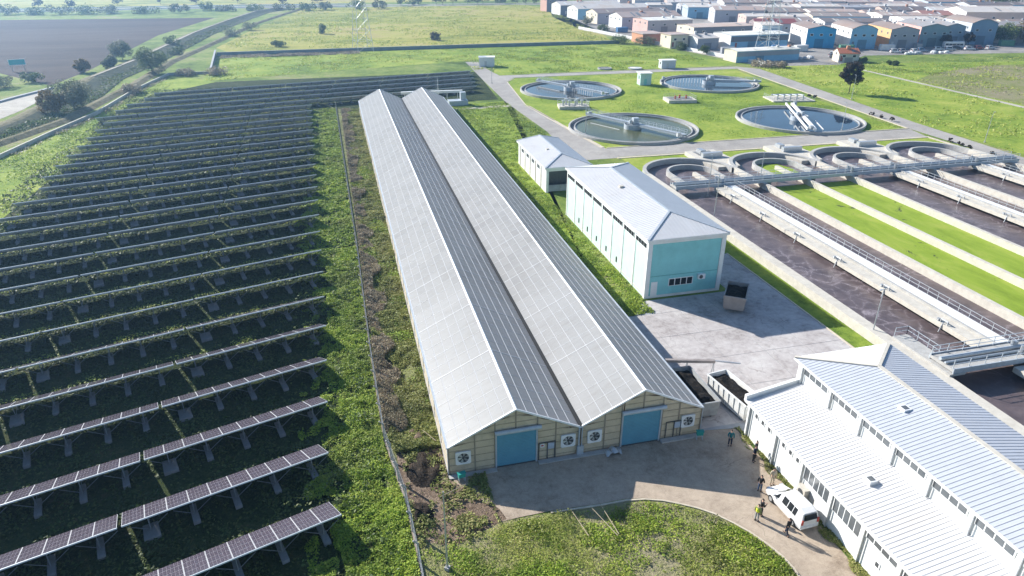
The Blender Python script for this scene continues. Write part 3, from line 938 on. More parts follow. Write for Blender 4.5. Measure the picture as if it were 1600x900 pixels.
def glazing_mat(name, col, trans, rough, clear=0.2):
    m = bpy.data.materials.new(name); m.use_nodes = True
    nt = m.node_tree; b = nt.nodes['Principled BSDF']; out = nt.nodes['Material Output']
    oi = nt.nodes.new('ShaderNodeObjectInfo')
    v = coords(nt)
    add = nt.nodes.new('ShaderNodeVectorMath'); add.operation = 'ADD'
    nt.links.new(v, add.inputs[0]); nt.links.new(oi.outputs['Location'], add.inputs[1])
    g = nt.nodes.new('ShaderNodeNewGeometry')
    f = noise(nt, g.outputs['Position'], 0.10, 6, 0.7, 0.6)
    f2 = noise(nt, g.outputs['Position'], 0.9, 5, 0.7)
    mx = nt.nodes.new('ShaderNodeMath'); mx.operation = 'MULTIPLY_ADD'
    nt.links.new(f, mx.inputs[0]); mx.inputs[1].default_value = 0.6
    m2 = nt.nodes.new('ShaderNodeMath'); m2.operation = 'MULTIPLY_ADD'
    nt.links.new(f2, m2.inputs[0]); m2.inputs[1].default_value = 0.22
    m3 = nt.nodes.new('ShaderNodeMath'); m3.operation = 'MULTIPLY'
    nt.links.new(g.outputs['Random Per Island'], m3.inputs[0]); m3.inputs[1].default_value = 0.16
    nt.links.new(m3.outputs[0], m2.inputs[2]); nt.links.new(m2.outputs[0], mx.inputs[2])
    c = ramp(nt, mx.outputs[0], [(0.25, tuple(k * 0.80 for k in col)), (0.5, col), (0.75, tuple(min(1, k * 1.12) for k in col))])
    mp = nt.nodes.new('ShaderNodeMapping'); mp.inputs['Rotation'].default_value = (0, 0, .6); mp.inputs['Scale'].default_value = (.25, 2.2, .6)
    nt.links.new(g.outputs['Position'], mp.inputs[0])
    truss_shade = ramp(nt, noise(nt, mp.outputs[0], 1.0, 5, .7, .4), [(.50, (0, 0, 0)), (.66, (.3, .3, .3))])  # diagonal streaks paint the roof truss shadows into the sheet colour
    c = mixc(nt, truss_shade, c, (0.36, 0.34, 0.31))
    nt.links.new(c, b.inputs['Base Color'])
    b.inputs['Roughness'].default_value = rough
    b.inputs['Specular IOR Level'].default_value = 0.16
    tr = nt.nodes.new('ShaderNodeBsdfTranslucent'); nt.links.new(c, tr.inputs[0])
    ms = nt.nodes.new('ShaderNodeMixShader'); ms.inputs[0].default_value = trans
    nt.links.new(b.outputs[0], ms.inputs[1]); nt.links.new(tr.outputs[0], ms.inputs[2])
    tp = nt.nodes.new('ShaderNodeBsdfTransparent'); mt = nt.nodes.new('ShaderNodeMixShader'); mt.inputs[0].default_value = clear
    nt.links.new(ms.outputs[0], mt.inputs[1]); nt.links.new(tp.outputs[0], mt.inputs[2]); nt.links.new(mt.outputs[0], out.inputs[0])
    return m


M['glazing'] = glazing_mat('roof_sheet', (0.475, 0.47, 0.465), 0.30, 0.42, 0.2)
M['gable_sheet'] = wavemat('gable_sheet', (0.62, 0.51, 0.36), 'Z', 0.1, 0.35, 0.5, dirt=(0.36, 0.30, 0.2), dscale=0.7)
M['bed'] = groundmat('drying_sludge', [(0, (.10, .075, .05)), (.5, (.20, .155, .105)), (1, (.32, .26, .18))], (.08, .4, 2, 8), (.3, .3, .25, .15), .6, .1)
M['bar'] = plain('glazing_bar', (0.56, 0.56, 0.56), 0.5, 0.06)
NP = 6
SL = math.hypot(GW / 2, RZ - EZ)
PL = 2.0
def slope_pt(bay, side, s, y, n):
    """s up the slope from the low edge; side -1 left slope, +1 right slope; n outward"""
    sx, sz = (GW / 2) / SL, (RZ - EZ) / SL
    if side < 0: return (bay * GW + s * sx - n * sz, y, EZ + s * sz + n * sx)
    return (bay * GW + GW - s * sx + n * sz, y, EZ + s * sz + n * sx)
PANE = {}
for side in (-1, 1):
    mb = MB(); w = SL / NP
    v = [slope_pt(0, side, a, b, n) for n in (0.0, 0.02) for a, b in ((0.03, 0.03), (w - .03, 0.03), (w - .03, PL - .03), (0.03, PL - .03))]
    mb.faces(v, [(0, 3, 2, 1), (4, 5, 6, 7), (0, 1, 5, 4), (1, 2, 6, 5), (2, 3, 7, 6), (3, 0, 4, 7)])
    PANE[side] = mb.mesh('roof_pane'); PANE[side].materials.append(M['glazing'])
NEARP = 12
for bay in (0, 1):
    for side in (-1, 1):
        for j in range(NEARP):
            for i in range(NP):
                s = i * SL / NP
                o = slope_pt(bay, side, s, j * PL, 0); z = slope_pt(0, side, 0, 0, 0)
                link('roof_pane', PANE[side], gh, (o[0] - z[0], o[1], o[2] - z[2]))
        mb = MB()
        for j in range(NEARP, int(GL / PL)):
            for i in range(NP):
                w = SL / NP
                mb.poly([slope_pt(bay, side, i * w + a, j * PL + b, 0.02) for a, b in ((0.03, 0.03), (w - .03, 0.03), (w - .03, PL - .03), (0.03, PL - .03))])
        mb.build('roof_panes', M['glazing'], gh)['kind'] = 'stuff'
        mb = MB()
        for i in range(NP + 1):
            s = i * SL / NP
            mb.bar(slope_pt(bay, side, min(max(s, .03), SL - .03), 0, 0.0), slope_pt(bay, side, min(max(s, .03), SL - .03), GL, 0.0), 0.05, 0.07)
        for j in range(int(GL / PL) + 1):
            big = (j % 5 == 0)
            mb.bar(slope_pt(bay, side, 0.02, j * PL, 0.004), slope_pt(bay, side, SL - .02, j * PL, 0.004), 0.08 if big else 0.034, 0.078 if big else 0.06)
        mb.build('glazing_bars', M['bar'], gh)
    mb = MB(); mb.sweep([(bay * GW + GW / 2, -0.12), (bay * GW + GW / 2, GL + .1)], [(-0.14, RZ - 0.02), (0, RZ + 0.07), (0.14, RZ - 0.02), (0, RZ + 0.0)]); mb.build('ridge_cap', M['white_metal'], gh)
    for ye in (-0.07, GL + 0.05):
        mb = MB()
        for side in (-1, 1): mb.bar(slope_pt(bay, side, 0, ye, 0.01), slope_pt(bay, side, SL, ye, 0.01), 0.12, 0.16)
        mb.build('verge_trim', M['white_metal'], gh)
for x, nm in ((-0.08, 'eave_gutter'), (2 * GW + 0.08, 'eave_gutter')):
    mb = MB(); mb.sweep([(x, -0.1), (x, GL + .1)], [(-0.1, EZ - 0.1), (0.1, EZ - 0.1), (0.1, EZ + 0.02), (-0.1, EZ + 0.02)]); mb.build(nm, M['steel_lite'], gh)
mb = MB(); mb.sweep([(GW, -0.1), (GW, GL + .1)], [(-0.19, EZ - 0.05), (0.19, EZ - 0.05), (0.19, EZ + 0.15), (-0.19, EZ + 0.15)]); mb.build('valley_gutter', M['black'], gh)
# side walls: base wall, sheet, posts
for x, sgn in ((0.0, -1), (2 * GW, 1)):
    mb = MB(); mb.box(x - 0.06, 0, 0.45, x + 0.06, GL, EZ - 0.1); mb.build('side_sheet', M['gable_sheet'], gh)
    mb = MB(); mb.box(x - 0.12, 0, 0, x + 0.12, GL, 0.45); mb.build('base_wall', M['conc'], gh)
    mb = MB()
    for j in range(int(GL / 4) + 1): mb.box(x + sgn * .06 - .05, j * 4 - .05, 0, x + sgn * .06 + .05 + sgn * .04, j * 4 + .05, EZ - .1)
    for z in (1.2, 2.1): mb.box(x + sgn * .065 - .02, 0, z, x + sgn * .065 + .03, GL, z + .06)
    mb.build('side_posts', M['steel_lite'], gh)
# inside: drying beds between low walls, trusses under the roof
for bay in (0, 1):
    mb = MB(); mb.box(bay * GW + .7, 2.5, .02, bay * GW + GW - .7, GL - 3, .5); mb.build('drying_bed', M['bed'], gh)
    for xx in (.55, GW - .7):
        mb = MB(); mb.box(bay * GW + xx, 2, .02, bay * GW + xx + .15, GL - 2.5, .9); mb.build('bed_wall', M['conc'], gh)
tm = MB()
tm.bar((.1, 0, EZ - .02), (GW - .1, 0, EZ - .02), .09); tm.bar((GW / 2, 0, EZ), (GW / 2, 0, RZ - .15), .07)
for s_ in (-1, 1):
    tm.bar((GW / 2, 0, EZ), (GW / 2 + s_ * GW / 4, 0, (EZ + RZ) / 2 - .12), .06); tm.bar((GW / 2 + s_ * GW / 4, 0, EZ), (GW / 2 + s_ * GW / 4, 0, (EZ + RZ) / 2 - .12), .06)
    tm.bar((GW / 2, 0, RZ - .14), (GW / 2 + s_ * (GW / 2 - .15), 0, EZ - .05), .09)
TR = tm.mesh('roof_truss'); TR.materials.append(M['steel'])
for bay in (0, 1):
    for j in range(1, 39): link('roof_truss', TR, gh, (bay * GW, j * 4.0 - 1.0, 0))
for j in range(1, 39):
    mb = MB(); mb.box(GW - .06, j * 4.0 - 1.06, 0, GW + .06, j * 4.0 - .94, EZ - .1); mb.build('valley_post', M['steel'], gh)
# gables, built of sheets between posts and rails
def roof_z(x):
    x = x % GW if x < 2 * GW - 1e-6 else GW
    return EZ + (RZ - EZ) * (1 - abs(x - GW / 2) / (GW / 2))
POSTX = [0.0, 2.3, 4.1, GW / 2, 7.9, 9.6, GW]
DOORS = {0: (4.15, 7.85), 1: (3.95, 7.75)}
DZ = 3.75
for ye, near in ((0.0, True), (GL, False)):
    for bay in (0, 1):
        post = MB(); rail = MB()
        for px in POSTX:
            X = bay * GW + px
            zt = roof_z(min(max(px, 0.01), GW - 0.01)) - 0.08
            z0 = DZ + .3 if (near and abs(px - GW / 2) < .1) else 0
            if near and bay == 1 and px == 4.1: X -= .2
            post.box(X - .06, ye - .05, z0, X + .06, ye + .08, zt)
        for z in (0.35, 1.0, 1.75, 2.5, 3.2, 3.9, 4.6, 5.3):
            if z < EZ: xa, xb = 0.0, GW
            else:
                h = (GW / 2) * (z - EZ) / (RZ - EZ); xa, xb = h + .1, GW - h - .1
            segs = [(xa, xb)]
            if near and z < DZ + .4:
                d0, d1 = DOORS[bay]; segs = [(xa, d0), (d1, xb)]
            for a, b in segs:
                if b - a > .1: rail.box(bay * GW + a, ye - .04, z - .035, bay * GW + b, ye + .05, z + .035)
        post.build('gable_post', plain('gable_timber', (0.30, 0.25, 0.19), 0.8, 0.15), gh) if near else post.build('gable_post', M['steel'], gh)
        rail.build('gable_rail', M['wood'] if near else M['steel'], gh)
        zs = [0.05, 0.35, 1.0, 1.75, 2.5, 3.2, 3.9, 4.6, 5.3, 5.9]
        for i in range(len(POSTX) - 1):
            a, b = POSTX[i] + .06, POSTX[i + 1] - .06
            for j in range(len(zs) - 1):
                z0, z1 = zs[j] + .03, zs[j + 1] - .03
                if near:
                    d0, d1 = DOORS[bay]
                    if a > d0 - .3 and b < d1 + .3 and z0 < DZ + .1: continue
                za, zb = roof_z(a) - .1, roof_z(b) - .1
                poly = [(a, z0), (b, z0), (b, min(z1, zb)), (a, min(z1, za))]
                if min(z1, zb) <= z0 and min(z1, za) <= z0: continue
                if min(z1, zb) <= z0:
                    tcut = (za - z0) / (za - zb); poly = [(a, z0), (a + (b - a) * tcut, z0), (a, min(z1, za))]
                elif min(z1, za) <= z0:
                    tcut = (zb - z0) / (zb - za); poly = [(b - (b - a) * tcut, z0), (b, z0), (b, min(z1, zb))]
                mb = MB()
                n = len(poly)
                v = [(bay * GW + p[0], ye, p[1]) for p in poly] + [(bay * GW + p[0], ye + .03, p[1]) for p in poly]
                mb.faces(v, [tuple(range(n)), tuple(range(2 * n - 1, n - 1, -1))] + [(k, (k + 1) % n, n + (k + 1) % n, n + k) for k in range(n)])
                mb.build('gable_sheet', M['gable_sheet'], gh)
# shutters
for bay in (0, 1):
    d0, d1 = DOORS[bay]; d0 += bay * GW; d1 += bay * GW
    mb = MB(); mb.box(d0 + .08, -0.10, 0.03, d1 - .08, -0.05, DZ); sh = mb.build('roller_shutter', M['blue_door'], gh)
    mb = MB(); mb.box(d0 - .05, -0.16, 0.03, d0 + .08, -0.02, DZ + .1); mb.build('guide_rail', M['steel_lite'], sh)
    mb = MB(); mb.box(d1 - .08, -0.16, 0.03, d1 + .05, -0.02, DZ + .1); mb.build('guide_rail', M['steel_lite'], sh)
    mb = MB(); mb.tube((d0 - .1, -0.25, DZ + .12), (d1 + .35, -0.25, DZ + .12), 0.2, n=12); mb.build('shutter_box', M['steel_lite'], sh)
    mb = MB(); mb.box(d0 + .1, -0.13, 0.03, d1 - .1, -0.105, .16); mb.build('bottom_bar', M['steel_dark'], sh)
# extractor fans
def fan(x, z):
    mb = MB(); w = 0.62
    for sx in (-1, 1):
        mb.box(x + sx * w - .05, -.17, z - w, x + sx * w + .05, -.045, z + w)
        mb.box(x - w + .05, -.17, z + sx * w - .05, x + w - .05, -.045, z + sx * w + .05)
    f = mb.build('fan_housing', M['white_metal'], gh)
    n = 20; v = []
    for k in range(n):
        a = 2 * math.pi * k / n
        for r, y in ((0.50, -.15), (0.60, -.15)): v.append((x + r * math.cos(a), y, z + r * math.sin(a)))
    mb = MB(); mb.faces(v, [(2 * k, 2 * k + 1, 2 * ((k + 1) % n) + 1, 2 * ((k + 1) % n)) for k in range(n)])
    for cx, cz in ((-1, -1), (1, -1), (1, 1), (-1, 1)):
        a0 = math.atan2(cz, cx)
        mb.poly([(x + cx * .58, -.15, z + cz * .58)] + [(x + .595 * math.cos(a0 + t), -.15, z + .595 * math.sin(a0 + t)) for t in (-.6, -.2, .2, .6)])
    mb.build('fan_ring', M['white_metal'], f)
    mb = MB(); mb.box(x - .55, -.047, z - .55, x + .55, -.044, z + .55); mb.build('fan_back', M['steel_dark'], f)
    for k in range(6):
        a = k * math.pi / 3 + .2
        mb = MB(); c, s = math.cos(a), math.sin(a)
        mb.poly([(x + c * .1 - s * .04, -.10, z + s * .1 + c * .04), (x + c * .48 - s * .16, -.13, z + s * .48 + c * .16), (x + c * .48 + s * .10, -.08, z + s * .48 - c * .10), (x + c * .1 + s * .04, -.07, z + s * .1 - c * .04)])
        mb.build('fan_blade', M['steel'], f)
    mb = MB(); mb.tube((x, -.16, z), (x, -.06, z), .11, n=10); mb.build('fan_hub', M['steel_dark'], f)
for x, z in ((1.25, 1.75), (10.75, 1.75), (GW + 1.35, 1.75), (2 * GW - 1.35, 1.75)): fan(x, z)
# pedestrian gates and notice panels beside the shutters
for x in (8.05, GW + 8.4):
    mb = MB()
    for xx in (x, x + 0.8, x + 1.5): mb.box(xx - .04, -.11, .03, xx + .04, -.055, 1.95)
    mb.box(x, -.11, 1.9, x + 1.5, -.055, 1.96); g_ = mb.build('side_door_frame', M['steel_dark'], gh)
    mb = MB(); mb.box(x + .85, -.10, 1.15, x + 1.42, -.06, 1.8); mb.build('door_window', plain('pale_pane', (0.45, 0.50, 0.58), 0.3, 0.1), g_)
mb = MB(); mb.box(8.18, -.10, 1.45, 8.55, -.07, 1.8); nt_ = mb.build('warning_notice', M['white_metal'], gh)
mb = MB(); mb.box(8.25, -.105, 1.55, 8.48, -.101, 1.72); mb.build('notice_print', M['red'], nt_)
# downpipes at the valley
mb = MB(); mb.tube((GW - .15, -.2, .1), (GW - .15, -.2, EZ), .08); mb.tube((GW + .12, -.2, .1), (GW + .12, -.2, EZ), .06)
mb.box(GW - .3, -.3, .05, GW + .3, -.1, 1.0); mb.build('downpipe', M['steel_lite'], gh)
for xa_, xb_, zt_ in ((-.1, DOORS[0][0], .12), (DOORS[0][1] + .1, GW + DOORS[1][0] - .1, .12), (GW + DOORS[1][1] + .1, 2 * GW + .1, .2)):
    mb = MB(); mb.box(xa_, -.65, 0.034, xb_, -.15, zt_); mb.build('plinth', M['conc'], gh)

# ================================================================== hipped halls
def ribbed_slope(mb_roof, mb_rib, a, b, c, d, n, h=0.028, w=0.04):
    """roof plane a-b (eave) c-d (ridge end): sheet plus standing seams running eave to ridge"""
    a, b, c, d = map(Vector, (a, b, c, d))
    mb_roof.poly([a, b, c, d] if (c - d).length > 1e-4 else [a, b, c])
    nor = (b - a).cross(d - a).normalized()
    if nor.z < 0: nor = -nor
    for k in range(1, n):
        t = k / n
        p = a.lerp(b, t)
        # seam direction: up the slope, perpendicular to the eave
        e = (b - a).normalized()
        up = (d - a) - e * (d - a).dot(e)
        # length limited by the hip lines
        s0 = (d - a).dot(e); s1 = (c - a).dot(e); L = (b - a).length; s = t * L
        f = 1.0
        if s < s0: f = s / max(s0, 1e-6)
        elif s > s1: f = (L - s) / max(L - s1, 1e-6)
        q = p + up * min(1, max(0.02, f))
        mb_rib.bar(p + nor * h / 2, q + nor * h / 2, w, h, nor)


def hip_roof(parent, x0, y0, x1, y1, ez, rx, rz, ya, yb, mats, seam=0.5, over=0.25, hip_far=True):
    """ridge along y at x = rx from ya to yb"""
    x0, y0, x1, y1 = x0 - over, y0 - over, x1 + over, y1 + over
    A, B, C, D = (x0, y0, ez), (x1, y0, ez), (x1, y1, ez), (x0, y1, ez)
    P, Q = (rx, ya, rz), (rx, yb, rz)
    for nm, (a, b, c, d), m in (('west', (D, A, P, Q), mats[0]), ('east', (B, C, Q, P), mats[1]), ('south', (A, B, P, P), mats[2]), ('north', (C, D, Q, Q), mats[2])):
        rb, rr = MB(), MB()
        n = max(4, int((Vector(b) - Vector(a)).length / seam))
        ribbed_slope(rb, rr, a, b, c, d, n)
        o = rb.build('roof_slope', m, parent)
        rr.build('roof_seams', m, o)
    mb = MB(); mb.bar((P[0], P[1] - .1, P[2] + .03), (Q[0], Q[1] + .1, Q[2] + .03), .35, .08)
    for e, r in ((A, P), (B, P), (C, Q), (D, Q)): mb.bar((e[0], e[1], e[2] + .04), (r[0], r[1], r[2] + .04), .3, .07)
    mb.build('ridge_cap', M['steel_lite'], parent)
    mb = MB()
    t = 0.16
    mb.box(x0, y0, ez - .3, x1, y0 + t, ez - .015); mb.box(x0, y1 - t, ez - .3, x1, y1, ez - .015)
    mb.box(x0, y0 + t + .002, ez - .3, x0 + t, y1 - t - .002, ez - .015); mb.box(x1 - t, y0 + t + .002, ez - .3, x1, y1 - t - .002, ez - .015)
    mb.build('fascia', M['white'], parent)
    mb = MB(); mb.box(x0 + t, y0 + t, ez - .2, x1 - t, y1 - t, ez - .12); mb.build('soffit', M['white'], parent)


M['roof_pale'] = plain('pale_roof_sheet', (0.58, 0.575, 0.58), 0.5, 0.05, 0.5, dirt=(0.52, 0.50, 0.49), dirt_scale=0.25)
M['roof_shaded'] = plain('shaded_roof_sheet', (0.50, 0.53, 0.57), 0.5, 0.05, 0.5)  # darker copy for the east slopes, their shade put into the colour

# --- the tall mint and teal hall
B = thing('process_hall', 'tall mint green hall with teal end wall and pale hipped metal roof', 'building', (36.2, 73.2, 0))
W_, L_, H_ = 10.9, 33.0, 8.35
mb = MB(); mb.box(0.12, 0.12, 0, W_ - .12, L_ - .12, H_ - .1)
mb.build('wall', M['mint'], B)
mb = MB(); mb.box(0.65, 0.055, 0.35, W_ - .65, 0.115, H_ - .75); mb.build('end_wall_panel', M['teal'], B)
mb = MB(); mb.box(0.66, 0.03, 3.05, W_ - .66, 0.05, 3.13); mb.build('wall_joint', plain('joint_dark_teal', (0.10, 0.34, 0.33), 0.8), B)  # darker teal joint line across the end wall
mb = MB()
for x in (0, W_ - .6): mb.box(x, 0, 0, x + .6, .5, H_ - .05)
mb.box(.6, 0.0, H_ - .72, W_ - .6, .1, H_ - .06); mb.box(.6, .0, 0, W_ - .6, .1, .34)
mb.build('corner_column', M['white'], B)
nb = 8
pitch = (L_ - .5) / nb
for k in range(1, nb + 1):
    y = .5 + k * pitch - .25
    mb = MB(); mb.box(.06, y - .14, 0, .12, y + .14, H_ - .05); mb.build('pilaster', M['white'], B)
    mb = MB(); mb.tube((.07, y - .25, .1), (.07, y - .25, H_ - .4), .03); mb.build('downpipe', M['white_metal'], B)
for k in range(nb):
    y0 = .6 + k * pitch; y1 = y0 + pitch - .6
    mb = MB(); mb.box(.02, y0, H_ - 1.5, .11, y1, H_ - .75); wd = mb.build('clerestory_window', M['white'], B)
    nn = 4
    for j in range(nn):
        a = y0 + .08 + j * (y1 - y0 - .08) / nn
        mb = MB(); mb.box(-.005, a, H_ - 1.42, .018, a + (y1 - y0) / nn - .14, H_ - .83); mb.build('pane', M['glass'], wd)
    mb = MB(); mb.box(.06, y0 - .1, .4, .115, y1 + .1, .5); mb.build('base_band', M['conc_lite'], B)
    if k in (2, 3, 4, 5, 6):
        mb = MB(); mb.box(.03, y0 + 1.2, 1.0, .11, y0 + 1.45, 1.8); mb.build('vent', M['steel_dark'], B)
for z0, x0 in ((1.55, 3.3),):
    mb = MB(); mb.box(x0, .01, z0 - .08, x0 + 3.5, .052, z0 + 1.02); wd = mb.build('window', M['white'], B)
    for j in range(4):
        mb = MB(); mb.box(x0 + .1 + j * .85, -.006, z0, x0 + .1 + j * .85 + .72, .008, z0 + .92); mb.build('pane', M['glass'], wd)
mb = MB(); mb.box(.85, .01, .05, 1.75, .05, 2.3); mb.build('door', M['white'], B)
mb = MB(); mb.box(7.4, -.35, 2.15, 8.35, .05, 2.85); ac = mb.build('air_conditioner', M['white_metal'], B)
mb = MB(); mb.tube((7.75, -.37, 2.5), (7.75, -.355, 2.5), .27, n=14); mb.build('fan_grille', M['steel_dark'], ac)
hip_roof(B, 0, 0, W_, L_, H_, W_ / 2, 9.6, 5.9, L_ - 5.8, (M['roof_pale'], M['roof_shaded'], M['roof_pale']))
mb = MB(); mb.box(3.3, 18.0, 9.25, 3.9, 18.6, 9.5); mb.build('roof_vent', M['conc_lite'], B)

# --- the smaller hall behind
S = thing('workshop_hall', 'small white hall with hipped roof and dark open bay behind the mint hall', 'building', (36.3, 118.2, 0))
W2, L2, H2 = 8.6, 20.5, 4.9
mb = MB()
mb.box(0, 3.2, 0, W2, L2, H2 - .1); mb.box(0, .0, 0, .5, 3.2, H2 - .1); mb.box(W2 - .5, 0, 0, W2, 3.2, H2 - .1)
mb.box(.5, .0, H2 - .8, W2 - .5, .25, H2 - .1); mb.build('wall', M['white'], S)
mb = MB(); mb.box(.5, 3.05, 0.05, W2 - .5, 3.19, H2 - .8); mb.build('bay_back', M['steel_dark'], S)
mb = MB(); mb.box(.7, .6, 0, W2 - .7, 1.0, 1.2); mb.build('low_wall', M['conc_grey'], S)
for k in range(5):
    y = 3.4 + k * 3.9
    mb = MB(); mb.box(-.1, y - .12, 0, .0, y + .12, H2 - .1); mb.build('pilaster', M['conc_lite'], S)
    if k < 4:
        mb = MB(); mb.box(-.03, y + 1.0, H2 - 1.6, 0.0, y + 2.8, H2 - .8); wd = mb.build('window', M['steel_lite'], S)
        mb = MB(); mb.box(-.045, y + 1.1, H2 - 1.5, -.031, y + 2.7, H2 - .9); mb.build('pane', M['glass_grey'], wd)
hip_roof(S, 0, 0, W2, L2, H2, W2 / 2, 6.1, 4.6, L2 - 1.0, (M['roof_pale'], M['roof_shaded'], M['roof_pale']), .5, .35)
mb = MB(); mb.box(2.7, 9, 5.55, 3.2, 9.6, 5.95); mb.build('roof_vent', M['conc_lite'], S)

# --- the white two-level hall at the right
H = thing('filter_hall', 'white two-level hall with ribbed metal roofs at the lower right', 'building', (34.0, 45.0, 0))
# local y runs towards the camera as negative
LB_, LZ0, LZ1, UX, UZ, EXR, RZ2 = 30.0, 4.15, 5.15, 4.8, 7.3, 14.7, 8.3
mb = MB(); mb.box(0, -LB_, 0, UX, 0, LZ0 - .12); mb.build('wall', M['white'], H)
mb = MB(); mb.box(UX, -LB_, 0, EXR - .3, 0.55, UZ - .12); mb.build('upper_wall', M['white'], H)
M['roof_rib'] = plain('ribbed_roof_sheet', (0.66, 0.645, 0.63), 0.6, 0.05, 0.8, dirt=(0.62, 0.54, 0.46), dirt_scale=0.22, spec=.2)
M['roof_rib_blue'] = plain('ribbed_roof_upper', (0.48, 0.50, 0.55), 0.6, 0.05, 0.8, dirt=(0.50, 0.52, 0.55), dirt_scale=0.3)
M['rib_dark'] = plain('seam_strip', (0.44, 0.45, 0.48), 0.55, 0.08)
# lower roof
def lean_roof(x0, z0, x1, z1, y0, y1, m, pitch, name, ribm):
    mb = MB(); mb.faces([(x0, y0, z0), (x1, y0, z1), (x1, y1, z1), (x0, y1, z0), (x0, y0, z0 - .07), (x1, y0, z1 - .07), (x1, y1, z1 - .07), (x0, y1, z0 - .07)],
                        [(0, 1, 2, 3), (7, 6, 5, 4), (0, 4, 5, 1), (1, 5, 6, 2), (2, 6, 7, 3), (3, 7, 4, 0)])
    o = mb.build(name, m, H)
    rb = MB(); n = int(abs(y1 - y0) / pitch)
    for k in range(n + 1):
        y = y0 + (y1 - y0) * (k + .5) / (n + 1)
        rb.bar((x0, y, z0 + .011), (x1, y, z1 + .011), .045, .022)
    rb.build('roof_seams', ribm, o)
    return o
lean_roof(-.55, LZ0 - .1, UX + .0, LZ1, -LB_, -.1, M['roof_rib'], .36, 'lower_roof', M['rib_dark'])
mb = MB(); mb.box(-.68, -LB_, LZ0 - .28, -.56, .0, LZ0 - .06); mb.build('gutter', M['white_metal'], H)
mb = MB(); mb.faces([(-.6, -.1, LZ0 - .3), (UX, -.1, LZ1 - .3), (UX, .22, LZ1 - .3), (-.6, .22, LZ0 - .3), (-.6, -.1, LZ0 + .35), (UX, -.1, LZ1 + .35), (UX, .22, LZ1 + .35), (-.6, .22, LZ0 + .35)],
                    [(0, 3, 2, 1), (4, 5, 6, 7), (0, 1, 5, 4), (1, 2, 6, 5), (2, 3, 7, 6), (3, 0, 4, 7)]); mb.build('end_parapet', M['white'], H)
# upper hipped roof: ridge along y
A_, B_, C_, D_ = (UX - .35, -LB_, UZ), (EXR, -LB_, UZ), (EXR, .9, UZ), (UX - .35, .9, UZ)
Pr, Qr = ((UX - .35 + EXR) / 2, -LB_, RZ2), ((UX - .35 + EXR) / 2, -3.6, RZ2)
for (a, b, c, d), m in (((D_, A_, Pr, Qr), M['roof_rib_blue']), ((B_, C_, Qr, Pr), M['roof_rib_blue']), ((C_, D_, Qr, Qr), M['white_metal'])):
    rb, rr = MB(), MB()
    ribbed_slope(rb, rr, a, b, c, d, max(6, int((Vector(b) - Vector(a)).length / .36)), .022, .045)
    o = rb.build('upper_roof', m, H); rr.build('roof_seams', M['rib_dark'] if m is not M['white_metal'] else m, o)
mb = MB(); mb.bar((Pr[0], Pr[1], Pr[2] + .04), (Qr[0], Qr[1], Qr[2] + .04), .4, .08); mb.bar((D_[0], D_[1], D_[2] + .05), (Qr[0], Qr[1], Qr[2] + .05), .3, .08); mb.bar((C_[0], C_[1], C_[2] + .05), (Qr[0], Qr[1], Qr[2] + .05), .3, .08)
mb.build('ridge_cap', M['conc_lite'], H)
mb = MB(); mb.box(UX - .40, -LB_, UZ - .22, UX - .26, .9, UZ - .02); mb.box(UX - .25, .74, UZ - .22, EXR, .9, UZ - .02); mb.build('fascia', M['white_metal'], H)
# pilasters and windows, lower wall: pitch 3.66, first at y = -1.2
PY = [-.15, -4.3, -8.1, -11.8, -15.4, -19.0, -22.6, -26.3]
for k, y in enumerate(PY):
    mb = MB(); mb.box(-.14, y - .14, 0, 0, y + .14, LZ0 - .15); mb.build('pilaster', M['white'], H)
    mb = MB(); mb.tube((-.2, y - .22, .1), (-.2, y - .22, LZ0 - .25), .05, n=6); mb.build('downpipe', M['steel'], H)
def win(x, y0, y1, z0, z1, n, m='glass_grey', face=-1):
    mb = MB(); mb.box(x - .05, y0 - .06, z0 - .06, x + .0, y1 + .06, z1 + .06); f = mb.build('window', M['white_metal'], H)
    w = (y1 - y0) / n
    for j in range(n):
        mb = MB(); mb.box(x - .064, y0 + j * w + .05, z0, x - .051, y0 + (j + 1) * w - .05, z1); mb.build('pane', M[m], f)
for k in range(2):
    for dy in (-1.1, -2.1, -3.1):
        y = PY[k] + dy; win(0, y - .22, y + .22, 2.75, 3.15, 1, 'steel_dark')
win(0, -11.5, -8.45, 2.0, 3.25, 5); win(0, -15.1, -12.1, 2.0, 3.25, 5); win(0, -18.7, -15.7, 2.75, 3.35, 4); win(0, -22.3, -19.3, 2.0, 3.25, 4)
win(0, -17.4, -17.0, 1.3, 1.7, 1, 'steel_dark')
mb = MB(); mb.box(-.5, -9.5, .6, -.05, -8.5, 1.5); ac = mb.build('air_conditioner', M['conc_lite'], H)
mb = MB(); mb.tube((-.52, -9.0, 1.05), (-.505, -9.0, 1.05), .32, n=14); mb.build('fan_grille', M['steel_dark'], ac)
UPY = [-.1, -4.1, -7.9, -11.6, -15.2, -18.9, -22.6, -26.3]
for k, y in enumerate(UPY):
    mb = MB(); mb.box(UX - .14, y - .14, LZ1 - .1, UX, y + .14, UZ - .15); mb.build('pilaster', M['white'], H)
    mb = MB(); mb.tube((UX - .2, y - .2, LZ1), (UX - .2, y - .2, UZ - .25), .05, n=6); mb.build('downpipe', M['steel'], H)
    if k < len(UPY) - 1: win(UX, UPY[k + 1] + .45, y - .25, UZ - 1.05, UZ - .4, 4)
# skylight hatches
for x, y, z in ((2.3, -12.6, LZ0 + .1 + .6), (7.6, -9.0, 7.95)):
    mb = MB(); mb.box(x - .35, y - .35, z - .25, x + .35, y + .35, z + .12); sk = mb.build('roof_hatch', M['white_metal'], H)
    mb = MB(); mb.box(x - .24, y - .24, z + .12, x + .24, y + .24, z + .135); mb.build('hatch_glass', M['glass_grey'], sk)

